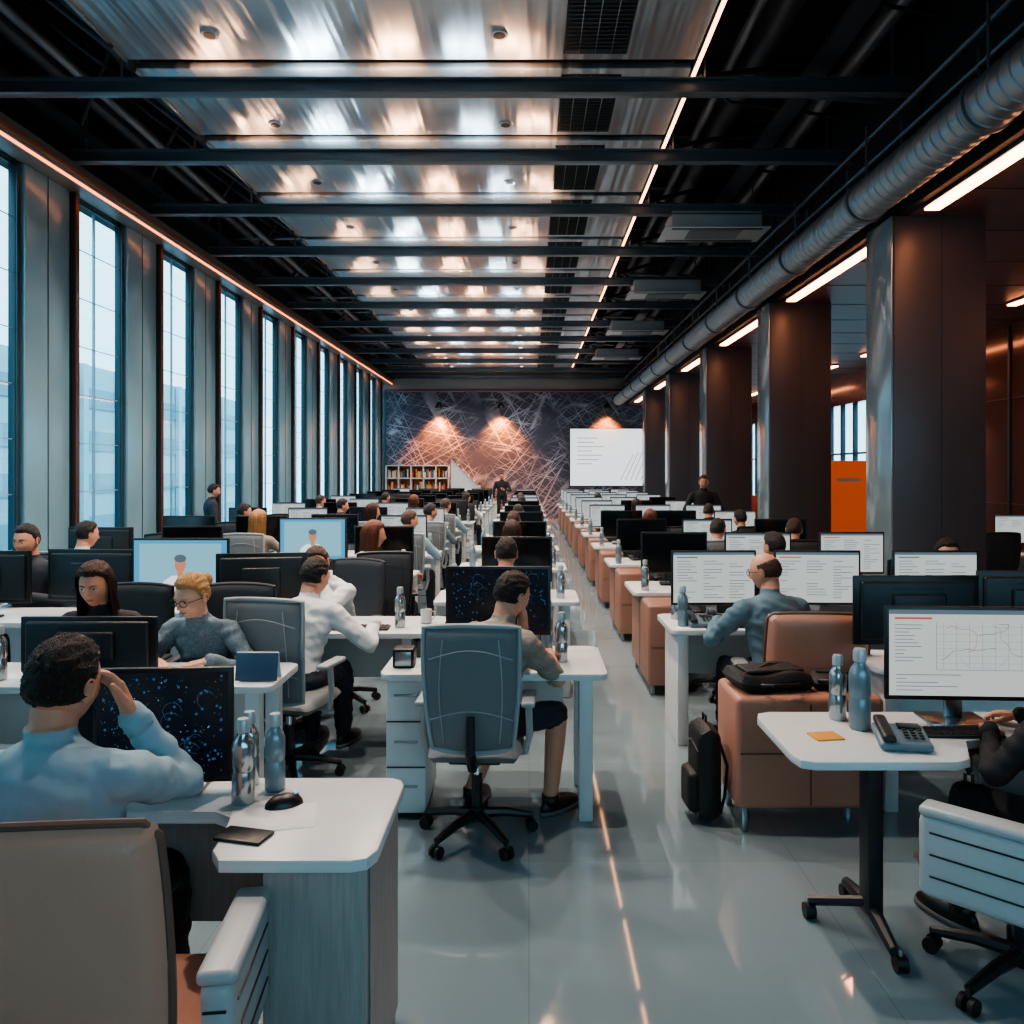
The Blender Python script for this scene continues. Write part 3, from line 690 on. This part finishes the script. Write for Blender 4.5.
    b=B(); b.mats=mats[:]
    b.bm.from_mesh(me); bpy.data.meshes.remove(me)
    def add(mesh,M,mi):
        n0=len(b.bm.verts); f0=len(b.bm.faces); b.bm.from_mesh(mesh); b.bm.verts.ensure_lookup_table(); b.bm.faces.ensure_lookup_table()
        for v in b.bm.verts[n0:]: v.co=M@v.co
        for f in b.bm.faces[f0:]: f.material_index=mi
    for M,hz,w,fd,lo in hands:
        add(hand_mesh(hz,.0038 if near else .0065),M,0)
        if lo and near: b.tube([w-fd*.045,w-fd*.005,w+fd*.004],[.040*sh,.037*sh,.032*sh],CL[shirt],16)
    for f,fv in feet:
        a=math.atan2(-fv.x,fv.y); M=Matrix.Translation((f.x,f.y,f.z-.085))@Matrix.Rotation(a,4,'Z')
        r=bmesh.ops.create_uvsphere(b.bm,u_segments=20,v_segments=12,radius=1)
        for v in r['verts']:
            x,y,z=v.co; yy=.07+y*.14; zz=max(0.02,.03+z*(.058-.022*y)); v.co=M@Vector((x*(.047-.006*abs(y)+.004*y),yy,zz))
        for f_ in {g for v in r['verts'] for g in v.link_faces}: f_.material_index=4
        b.prism([((M@Vector((.05*math.cos(t)*(1+.08*math.sin(t)),.07+.145*math.sin(t),0))).x,(M@Vector((.05*math.cos(t),.07+.145*math.sin(t),0))).y) for t in [2*math.pi*k/20 for k in range(20)]],0.001,.024,SOLE,0)
        b.tube([M@Vector((0,0,.05)),M@Vector((0,0,.10))],[.046,.046],SHOE,14)
    nu,nvv=(96,80) if near else (36,30)
    def shell(fn,mi,mfn=None):
        g=[]
        for j in range(nvv+1):
            th=math.pi*j/nvv; row=[]
            for i in range(nu):
                ph=2*math.pi*i/nu; x,y,z=math.sin(th)*math.sin(ph),math.sin(th)*math.cos(ph),math.cos(th)
                row.append((b.bm.verts.new(HM@Vector(fn(x,y,z))),x,y,z))
            g.append(row)
        for j in range(nvv):
            for i in range(nu):
                q_=[g[j][i],g[j+1][i],g[j+1][(i+1)%nu],g[j][(i+1)%nu]]
                f=b.bm.faces.new([t[0] for t in q_]); f.smooth=True; f.material_index=mi
                if mfn:
                    lc=headpt(q_[0][1],q_[0][2],q_[0][3],fem); f.material_index=mfn(lc,mi)
    def hm(lc,mi):
        X,Y,Z=lc
        if Y>.04 and (X/.024)**2+((Z+.0565)/.0085)**2<1: return 7
        return mi
    shell(lambda x,y,z:headpt(x,y,z,fem),0,hm)
    thk={'short':.010,'bald':.005,'long':.016,'bun':.012}[hair]
    def hfn(x,y,z):
        X,Y,Z=headpt(x,y,z,fem)
        thr=np.interp(y,[-1,-.5,-.15,.1,.3,.6,1],[-.42,-.40,-.34,.0,.42,.60,.60])
        h=ss(thr-.03,thr+.16,z+.05*noise.noise(Vector((x*7,y*7,z*7))))
        if hair=='bald': h*=1-ss(.35,.6,z+.25*y)
        nb=hair!='bald'
        k=(thk*(.6+.9*ss(-.1,.8,z)*nb)+.006*noise.noise(Vector((x*6,y*3,z*6)))*nb+(.0045 if near else .002)*noise.noise(Vector((x*34+z*6,y*9,z*12)))+(.003*noise.noise(Vector((x*60,y*18,z*24+x*10))) if near else 0))*h-.006*(1-h)
        L=math.sqrt(x*x+y*y+z*z) or 1; return X+x/L*k,Y+y/L*k,Z+z/L*k
    shell(hfn,3)
    if hair in('long',):
        n1,n2=60,24; gg=[]; Lh=.30
        for j in range(n2+1):
            t=j/n2; row=[]
            for i in range(n1+1):
                a=(-1+2*i/n1)*R(118)
                sx,sy=math.sin(a),-math.cos(a)
                z=.10-(.10+Lh)*t
                if z>-.02: r_x,r_y=.075*math.sqrt(max(.05,1-(z/.118)**2))+.022,.098*math.sqrt(max(.05,1-(z/.118)**2))+.022
                else: k=(-.02-z)/Lh; r_x,r_y=.097+.012*k,.12-.03*k
                wv=.009*noise.noise(Vector((a*7,z*9,hcn.x)))+.004*math.sin(a*24+z*20)+.003*noise.noise(Vector((a*30,z*12,2)))
                r_x+=wv;r_y+=wv
                if sy>0: r_y*=.55
                row.append(b.bm.verts.new(HM@Vector((sx*r_x,sy*r_y,z+ .02*noise.noise(Vector((a*5,1,2)))*(t>.9)))))
            gg.append(row)
        fs=[]
        for j in range(n2):
            for i in range(n1):
                f=b.bm.faces.new((gg[j][i],gg[j+1][i],gg[j+1][i+1],gg[j][i+1])); f.material_index=3; f.smooth=True; fs.append(f)
        bmesh.ops.solidify(b.bm,geom=fs,thickness=.014)
    if hair=='bun': b.sph(HM@Vector((0,-.11,.05)),.04,HR[hc])
    for s in(-1,1):
        RM=HM.to_3x3().to_4x4()
        b.sph(HM@Vector((s*.031,.0725,.005)),.0125,EYW,seg=14); b.sph(HM@Vector((s*.031,.0812,.005)),.0058,IRI,seg=10)
        b.sph(HM@Vector((s*.031,.0712,.0092)),.0130,SK[skin],scale=(1.1,1,.9),rot=RM,seg=14)
        b.tube([HM@Vector((s*.014,.094,.023)),HM@Vector((s*.030,.091,.029)),HM@Vector((s*.047,.078,.024))],[.0028,.003,.0015],HR[hc],6)
        if not(hair=='long'):
            ER=RM@Matrix.Rotation(R(s*-20),4,'Z')
            b.sph(HM@Vector((s*.077,-.008,-.008)),.03,SK[skin],scale=(.22,.60,1.05),rot=ER,seg=14)
            b.tube([HM@Vector((s*.084,-.008+.017*math.cos(t),-.004+.027*math.sin(t))) for t in [R(-60+25*k) for k in range(11)]],.0035,SK[skin],6)
        if glasses:
            b.tube([HM@Vector((s*.032+.023*math.cos(t),.100-.25*abs(s*.032+.023*math.cos(t))**1.4,.004+.018*math.sin(t))) for t in [2*math.pi*k/18 for k in range(18)]],.002,DARK,6,closed=True)
            b.tube([HM@Vector((s*.053,.09,.01)),HM@Vector((s*.078,.03,.008)),HM@Vector((s*.08,-.02,.0))],.002,DARK,6)
    if glasses: b.tube([HM@Vector((-.01,.1,.008)),HM@Vector((0,.104,.011)),HM@Vector((.01,.1,.008))],.002,DARK,6)
    # shirt collar: a folded band round the base of the neck
    dn=(ntop-neck).normalized(); c0=neck+dn*.0; cr=[]
    n=24
    for k in range(n):
        t=2*math.pi*k/n; o=T.to_3x3()@Vector((math.cos(t),math.sin(t)*.98,-.16*math.sin(t))); cr.append(o)
    rg=[]
    for rr,h_ in((.082,-.004),(.074,.014),(.067,.026),(.061,.022),(.060,.0)):
        rg.append([b.bm.verts.new(c0+o*rr*sh+dn*(h_-.012)) for o in cr])
    for A,C in zip(rg,rg[1:]):
        for k in range(n):
            f=b.bm.faces.new((A[k],A[(k+1)%n],C[(k+1)%n],C[k])); f.material_index=1; f.smooth=True
    bmesh.ops.recalc_face_normals(b.bm,faces=b.bm.faces)
    me=bpy.data.meshes.new(name); b.bm.to_mesh(me); b.bm.free()
    for m in b.mats: me.materials.append(m)
    me.polygons.foreach_set('use_smooth',[True]*len(me.polygons))
    return place(me,name,loc if len(loc)==3 else (loc[0],loc[1],0),R(rot),scale)

# ================================================================== LAYOUT
# ---- near-left workstation
b=B()
b.prism([( -2.3,2.36),(-.92,2.36),(-.86,2.32),(-.84,2.24),(-.84,2.12),(-.80,2.06)]+[( -.46,2.06),(-.42,2.075),(-.40,2.12),(-.40,2.56),(-.415,2.60),(-.45,2.62),(-2.3,2.62)],ZD-.035,ZD,WHITE,.006)
b.bx(-.70,-.425,2.10,2.58,.03,ZD-.036,WOOD,.006); b.bx(-.422,-.419,2.12,2.56,.05,ZD-.05,WOOD,0); b.bx(-.69,-.43,2.12,2.56,0,.03,DARK,0)
b.bx(-2.28,-2.22,2.38,2.58,0,ZD-.036,WOOD,.006); b.bx(-2.2,-.70,2.58,2.60,.3,ZD-.036,WOOD,.003)
b.obj('office_desk')
mon('dots',-1.14,2.50,4)
bot(-.865,2.42,0,.98); bot(-.80,2.52,1,.92); bot(-.895,2.56,0,.9)
place(MS,'computer_mouse',(-.735,2.40,ZD),R(-60),1.15)
flat('paper_sheet',-.74,2.31,.24,.17,PAPER,12,.0015)
flat('smartphone',-.78,2.19,.14,.08,DARK,-14,.010)
place(CH_T,'leather_office_chair',(-1.03,1.84,0),R(6))
person('seated_man',(-1.24,2.04),0,scale=1.035,q=.0095,lean=6,head=(12,4,4),rw=(.12,.20,1.03),rpole=(.55,-.05,-1),rhd=(-.35,-.15,.9),lw=(-.15,.38,.76),shirt='blue',pants='black',hc='black',skin=0,hp=('relaxed','relaxed'))
# ---- second left desk with two women behind it
desk(-4.4,-1.2,3.72,4.2,ped='')
mon('low',-2.13,3.88,180)
mon('doc',-2.95,3.85,8); bot(-2.55,3.85,0)
person('seated_woman',(-1.75,4.50),180,q=.0095,fem=True,lean=26,head=(20,16,-3),hair='bun',hc='blonde',shirt='grey',pants='navy',skin=2,glasses=True,lw=(-.12,.42,.79),rw=(.18,.40,.79),hp=('flat','relaxed'),twist=8)
person('seated_woman',(-2.36,4.50),180,q=.011,fem=True,lean=12,head=(-5,12,0),hair='long',hc='brown',shirt='black',skin=0,lw=(-.15,.34,.79),rw=(.15,.34,.79))
chair(CH_D,-1.78,4.60,180); chair(CH_D,-2.40,4.60,180)
place(MS,'computer_mouse',(-1.35,3.98,ZD),0); flat('paper_sheet',-1.6,3.82,.21,.15,PAPER,-8,.0015)
b=B(); b.box((0,0,.07),(.20,.008,.13),mat('tent_card_blue','#37506a',.4),.003,rot=(R(-12),0,0)); b.box((0,.04,.07),(.20,.006,.14),PAPER,.002,rot=(R(18),0,0)); b.obj('tent_card',(-1.30,3.82,ZD))
# ---- white shirt man + desk
desk(-2.0,-.56,4.95,5.55,ped='r')
chair(CH_G,-1.38,4.60,-12)
person('seated_man',(-1.40,4.72),-14,q=.0105,lean=26,head=(18,16,0),shirt='white',pants='navy',hc='black',skin=0,rw=(.32,.44,.79),lw=(-.12,.46,.79))
person('seated_man',(-1.38,5.92),150,q=.013,lean=24,head=(-20,12,10),shirt='white',pants='navy',hc='brown',lw=(-.1,.30,.98),lpole=(-1,.3,-1),lhd=(.2,.1,1),hp=('fist','relaxed'))
chair(CH_D,-1.42,6.0,160)
mon('off',-1.75,5.25,-170); bot(-.83,5.15,0); place(KB,'keyboard',(-1.1,5.10,ZD)); place(MG[0],'coffee_mug',(-.68,5.3,ZD),.5)
b=B(); b.box((0,0,.05),(.11,.11,.10),DARK,.012,seg=3); b.box((0,-.057,.05),(.08,.004,.07),METAL,.001); b.obj('desk_speaker',(-.64,4.12,ZD))
# ---- centre hero desk
desk(-.74,.39,3.95,4.6,ped='l')
mon('map',-.17,4.42,0); bot(.17,4.22,0,1.0); bot(.10,4.45,1,.95); place(MG[1],'coffee_mug',(-.60,4.34,ZD),2); flat('paper_sheet',-.50,4.08,.20,.14,PAPER,6,.0015)
place(CH_G,'office_chair',(-.25,3.84,0),R(-2),(.94,.94,1))
person('seated_man',(-.225,3.93),-38,q=.0095,lean=18,twist=6,head=(14,16,4),shirt='beige',pants='navy',shorts=True,sleeve='short',hc='black',skin=0,rw=(.06,.46,.79),lw=(.05,.25,1.01),lpole=(-.6,.3,-1),lhd=(.1,-.15,1),la=(-.22,.16,.085),ra=(.16,.34,.085),hp=('fist','flat'))
# ---- right near desk
b=B(); b.prism([(.99,2.76),(1.48,2.76),(1.54,2.79),(1.58,2.88),(1.62,2.98),(1.70,3.0),(2.5,3.0),(2.5,3.34),(1.0,3.34),(.95,3.32),(.93,3.26),(.93,2.84),(.945,2.78)],ZD-.032,ZD,WHITE,.006)
for x,y0_,y1_ in((1.30,2.80,3.28),(2.3,3.02,3.32)):
    ym=(y0_+y1_)/2+.0
    b.box((x,ym,.40),(.06,.09,.64),DARK2,.01); b.tube([(x-.02,y0_,.07),(x,ym,.10),(x,y1_,.07)],[.02,.03,.02],DARK2,8)
    for y in(y0_,y1_): b.cyl((x-.02,y,.03),(x+.02,y,.03),.03,RUB,seg=14); b.cyl((x,y,.03),(x,y,.08),.01,METAL,seg=8)
b.bx(1.2,2.4,3.02,3.2,ZD-.06,ZD-.033,DARK2,.005)
b.tube([(1.30,3.04,.12),(1.22,3.08,.10),(1.10,3.14,.07)],.02,DARK2,8); b.cyl((1.08,3.14,.03),(1.12,3.14,.03),.03,RUB); b.cyl((1.1,3.14,.03),(1.1,3.14,.08),.01,METAL,seg=8)
b.obj('sit_stand_desk')
mon('chart',1.70,3.16,-3); place(KB,'keyboard',(1.62,3.05,ZD),R(-3),.8); place(PH,'desk_phone',(1.36,2.92,ZD),R(-10)); bot(1.29,3.12,1,1.2); bot(1.25,3.24,0,1.0)
flat('sticky_note_pad',1.12,3.02,.11,.09,mat('sticky_yellow','#c98f3d',.7),8,.006)
desk(1.78,3.3,4.05,4.5,ped='r')
mon('wideoff',2.02,4.18,181); mon('off',2.70,4.30,178)
place(CH_T,'leather_office_chair',(1.68,2.72,0),R(46))
person('seated_woman',(1.92,2.70),20,q=.011,fem=True,lean=4,head=(0,8,0),hair='long',hc='brown',shirt='black',pants='black',lw=(-.10,.33,.79))
tan_cabinet(1.0,1.72,3.86,4.26)
BAGM=mat('bag_nylon','#16191d',.6,bump=.3,bs=60)
b=B(); b.cushion(.40,.28,.10,BAGM,Matrix.Translation((0,0,.05))@Matrix.Rotation(R(90),4,'X'),rnd=.2,bend=lambda x,z:.01*math.sin(x*20)); b.tube([(-.1,-.15,.05),(-.06,-.2,.06),(.06,-.2,.06),(.1,-.15,.05)],.008,DARK,8); b.box((0,-.02,.10),(.30,.16,.02),BAGM,.01,seg=3); b.tube([(-.18,-.1,.09),(0,.0,.12),(.18,.1,.09)],.006,METAL,6)
b.obj('laptop_bag',(1.21,4.06,.66),R(8))
b=B(); b.cushion(.26,.22,.07,BAGM,Matrix.Translation((0,0,.035))@Matrix.Rotation(R(90),4,'X'),rnd=.3); b.tube([(-.1,-.1,.05),(0,-.16,.07),(.1,-.1,.05)],.008,DARK,8); b.box((0,.0,.075),(.2,.03,.01),DARK2,.003); b.obj('black_pouch',(1.56,4.06,.66),R(-12))
b=B()
b.cushion(.30,.50,.18,BAGM,Matrix.Translation((0,0,.26)),rnd=.3,n=16); b.cushion(.22,.22,.10,BAGM,Matrix.Translation((0,-.10,.16)),rnd=.3)
b.tube([(-.03,0,.50),(-.03,0,.54),(.03,0,.54),(.03,0,.50)],.008,DARK,6)
for s in(-1,1): b.tube([(s*.08,.08,.42),(s*.1,.13,.30),(s*.1,.11,.14),(s*.12,.07,.06)],.012,DARK,6)
b.tube([(-.11,-.085,.38),(0,-.10,.42),(.11,-.085,.38)],.004,METAL,6)
b.obj('backpack',(.89,4.06,0),R(-86),scale=(.85,.7,.96))
# bald man row
desk(.90,3.3,5.05,5.65,ped='')
mon('doc',1.25,5.42,2); mon('doc2',1.95,5.42,-2); mon('doc',2.75,5.42,0); bot(1.0,5.2,1); bot(1.0,5.45,0)
place(PH,'desk_phone',(1.12,5.2,ZD)); place(KB,'keyboard',(1.5,5.18,ZD)); flat('paper_sheet',.99,5.12,.10,.08,PAPER,0,.0015)
place(CH_T,'leather_office_chair',(1.60,4.66,0),R(-4),(1,1,.92))
person('seated_man',(1.48,4.78),14,q=.0105,lean=10,head=(-38,10,0),hair='bald',hc='brown',shirt='slate',pants='navy',glasses=True,skin=0)
chair(CH_D,2.6,4.75,10)
person('seated_man',(3.05,5.92),178,q=.014,lean=6,hc='black',shirt='slate',head=(10,5,0),lw=(-.15,.38,.79),rw=(.15,.38,.79)); chair(CH_D,3.05,6.0,180)
for y in(5.2,9.6,14.2):
    desk(4.7,6.9,y,y+.65,ped='r'); mon('doc',5.2,y+.4,0); mon('doc2',6.1,y+.4,0); chair(CH_D,5.3,y-.3,5); chair(CH_G,6.2,y-.3,-8)
# ---- back rows
rows=[6.65+2.0*i for i in range(10)]
kinds_r=['doc','doc2','chart','doc','off']
occ_r={(1,1):('seated_man','black','white'),(2,0):('seated_woman','auburn','white'),(0,1):('seated_man','black','navy'),(3,2):('seated_man','brown','slate'),(2,2):('seated_man','black','navy'),(4,1):('seated_woman','brown','grey'),(6,0):('seated_man','black','white'),(1,2):('seated_man','brown','black')}
for i,y in enumerate(rows):
    bb=B(); bb.bx(.93,1.22,y-.42,y+.6,.08,.712,TANC,.025,seg=3); bb.bx(.927,.935,y+.055,y+.065,.1,.68,TAND,0)
    for xx in(.97,1.17):
        for yy in(y-.36,y+.54): bb.box((xx,yy,.04),(.03,.03,.08),METAL,.003)
    bb.bx(.95,1.20,y-.425,y-.415,.38,.388,TAND,0)
    bb.obj('tan_leather_cabinet')
    desk(.87,3.4,y-.02,y+.68,ped='',lleg=False)
    for j,x in enumerate((1.28,2.02,2.85)):
        k=random.choice(kinds_r); mon(k,x,y+.42,random.uniform(-6,6))
        o=occ_r.get((i,j)); cx=x+.3 if j==0 else x-.05
        if o: 
            person(o[0],(cx,y-.30),random.uniform(-15,15),q=.02 if i else .016,fem='wo' in o[0],hair='long' if 'wo' in o[0] else 'short',hc=o[1],shirt=o[2],lean=12 if i else 4,head=(random.uniform(-30,30),8,0))
        if i<7 and not (i==0 and j==2): chair(random.choice([CH_D,CH_G,CH_D]),cx,y-.36,random.uniform(-12,12))
    place((BO1,BO2)[i%2],'water_bottle',(.98,y+.1,ZD))
    if i<5: place(MG[i%2],'coffee_mug',(1.55,y+.2,ZD),i); bot(1.66,y+.35,(i+1)%2)
occ_c={0:('seated_man','black','blue'),1:('seated_woman','brown','grey'),2:('seated_man','brown','navy'),3:('seated_man','black','white'),5:('seated_man','black','slate'),6:('seated_woman','brown','white')}
for i,y in enumerate([6.15+2.05*k for k in range(10)]):
    desk(-.74,.39,y,y+.65,ped='l'); mon('off' if i in(0,1,4) else random.choice(['doc','chart','off']),-.1,y+.42,random.uniform(-4,4)); bot(.25,y+.2,0)
    if i<4: bot(-.6,y+.3,1); place(MG[(i+1)%2],'coffee_mug',(-.5,y+.18,ZD),i)
    o=occ_c.get(i); x=-.17
    if o: person(o[0],(x,y-.30),random.uniform(-12,12),q=.014 if i<2 else .02,fem='wo' in o[0],hair='long' if 'wo' in o[0] else 'short',hc=o[1],shirt=o[2],lean=10,head=(random.uniform(-25,25),8,0))
    chair(random.choice([CH_G,CH_D]),x,y-.40,random.uniform(-10,10))
desk(-4.6,-2.1,5.3,5.9,ped='')
mon('portrait',-2.37,5.45,0); mon('wideoff',-3.05,5.6,175); mon('wideoff',-3.75,5.5,180); mon('wideoff',-4.3,5.6,180)
person('seated_man',(-3.9,6.3),175,q=.015,scale=1.06,hc='black',shirt='navy',lean=4,lw=(-.15,.34,.79),rw=(.15,.34,.79))
chair(CH_D,-3.9,6.4,180)
occ_l={(0,3):('seated_woman','auburn','white'),(0,0):('seated_man','black','white'),(1,1):('seated_woman','blonde','beige'),(2,0):('seated_man','black','black'),(2,2):('seated_woman','brown','white'),(3,1):('seated_man','black','navy'),(3,3):('seated_man','brown','blue'),(4,2):('seated_woman','auburn','white'),(5,3):('seated_man','black','white'),(5,1):('seated_man','black','navy'),(1,3):('seated_man','brown','blue'),(2,3):('seated_man','black','grey'),(4,0):('seated_man','brown','white')}
kl=['wideoff','off','wideoff','off','wideoff','doc']
for i,y in enumerate([7.5+2.05*k for k in range(10)]):
    desk(-4.7,-1.1,y,y+.65,ped='r')
    for j,x in enumerate((-4.2,-3.3,-2.4,-1.55)):
        if i==0 and j==2: x=-2.12
        k=random.choice(kl) if not(i==0 and j==2) else 'portrait'
        if i==0 and j==3: k='off'; x=-1.42
        rt=180 if k=='wideoff' and random.random()<.6 else 0
        if i in(1,2) and j in(2,3): k='map' if j==2 else 'doc'; rt=0
        mon(k,x,y+.35,rt+random.uniform(-5,5))
        o=occ_l.get((i,j)); 
        if o: person(o[0],(x+.12,y-.30) if i or j!=3 else (-1.5,7.2),random.uniform(-35,0) if i or j!=3 else -55,q=.016 if i<1 else .02,fem='wo' in o[0],hair='long' if 'wo' in o[0] else 'short',hc=o[1],shirt=o[2],lean=8,head=(random.uniform(0,50),6,0) if i or j!=3 else (15,6,0),scale=1.03)
        if i<7 and not(i==0 and j==2): chair(random.choice([CH_G,CH_D]),x+.12,y-.38,random.uniform(-25,15))
    bot(-1.2,y+.15,i%2)
person('standing_man',(3.0,13.75),175,pose='stand',q=.018,lean=0,shirt='black',pants='black',hc='black',lw=(-.10,.22,1.10),rw=(.12,.2,1.06),scale=1.02,head=(0,6,0))
person('standing_man',(-.93,27.3),180,pose='stand',q=.022,lean=0,shirt='black',pants='black',hc='black',lw=(-.1,.25,1.1),scale=1.04)
person('standing_man',(-5.0,12.6),-60,pose='stand',q=.02,lean=0,shirt='navy',pants='black',hc='black',scale=.94)
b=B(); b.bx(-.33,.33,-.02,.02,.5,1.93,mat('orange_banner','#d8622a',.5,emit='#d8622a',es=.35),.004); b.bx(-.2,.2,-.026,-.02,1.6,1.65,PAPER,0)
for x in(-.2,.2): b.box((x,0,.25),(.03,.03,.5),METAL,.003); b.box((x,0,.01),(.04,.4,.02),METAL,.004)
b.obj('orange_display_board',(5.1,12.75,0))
b=B(); SHW=mat('shelf_orange_wood','#c8744a',.5); 
b.bx(-5.2,-2.9,29.3,29.34,.0,2.0,SHW,.004)
for z in(0,.5,1.0,1.5,1.96): b.bx(-5.2,-2.9,28.95,29.34,z,z+.04,WHITE,.004)
for k in range(6): b.bx(-5.2+k*.452,-5.16+k*.452,28.95,29.34,0,2.0,WHITE,.004)
bc=[mat('book_'+n,c,.6) for n,c in(('red','#b04a35'),('cream','#d9c7ac'),('blue','#3b5a70'),('amber','#cf8540'))]
for z in(.54,1.04,1.54):
    x=-5.12
    while x<-3.0:
        w=random.uniform(.03,.07); h=random.uniform(.22,.36); b.bx(x,x+w,29.02,29.25,z,z+h,random.choice(bc),.002); x+=w+(.08 if random.random()<.15 else .004)
b.obj('bookshelf')
b=B(); 
for k in range(8): b.bx(-2.8+k*.2,-2.6+k*.2,28.7,29.6,0,2.05-.2*k,WHITE,.006)
b.quad([(-2.8,28.69,2.25),(-1.15,28.69,.6),(-1.15,28.69,0),(-2.8,28.69,0)],WHITE); b.quad([(-2.8,28.66,2.25),(-1.15,28.66,.6),(-1.15,28.69,.6),(-2.8,28.69,2.25)],METAL)
b.obj('white_staircase')

# ------------------------------------------------------------------ lights
w=bpy.data.worlds.new('World'); sc.world=w; w.use_nodes=True; nt=w.node_tree
bg=nt.nodes['Background']; bg.inputs[0].default_value=lin('#b3d6e2'); bg.inputs[1].default_value=5.2
def light(kind,name,loc,rot,e,col,**k):
    l=bpy.data.lights.new(name,kind); l.energy=e; l.color=col
    for a,v in k.items(): setattr(l,a,v)
    o=bpy.data.objects.new(name,l); COL.objects.link(o); o.location=loc; o.rotation_euler=rot; return o
for i in range(0,len(beams)-1):
    y0=beams[i]+.14;y1=beams[i+1]-.02; gy=(y0+y1)/2
    for x in(-2.7,-.25):
        light('SPOT','downlight_lamp',(x,gy-.35,ZP-.03),(0,0,0),400,(1,.78,.64),spot_size=R(125),spot_blend=.7,shadow_soft_size=.05)
    if i==0: continue
    for x,c,e in((-3.0,1,8),(-2.1,0,12),(-1.25,1,13),(-.5,0,7),(.05,1,9)):  # unseen lamps added above the beams to brighten and streak the metal panels
        light('AREA','beam_uplight',(x+.15*math.sin(i*2.1+x),beams[i]+.06,5.33),(math.pi,0,0),e,((.74,.9,1),(1,.5,.28))[c],shape='RECTANGLE',size=.35,size_y=.08)
for y in(6,10.5,15):
    light('SPOT','wall_washer',(7.7,y,ZL-.03),(0,R(10),0),320,(1,.38,.15),spot_size=R(70),spot_blend=.8,shadow_soft_size=.06)

cam=bpy.data.cameras.new('camera'); co=bpy.data.objects.new('camera',cam); COL.objects.link(co)
cam.sensor_width=36; cam.lens=36*800/1024; cam.shift_x=-17/1024; cam.shift_y=-40/1024; cam.clip_start=.05
co.location=(0,0,1.75); co.rotation_euler=(R(90),0,0); sc.camera=co
sc.view_settings.view_transform='AgX'
try: sc.view_settings.look='AgX - Medium High Contrast'
except Exception as e: print(e)
sc.view_settings.exposure=.2
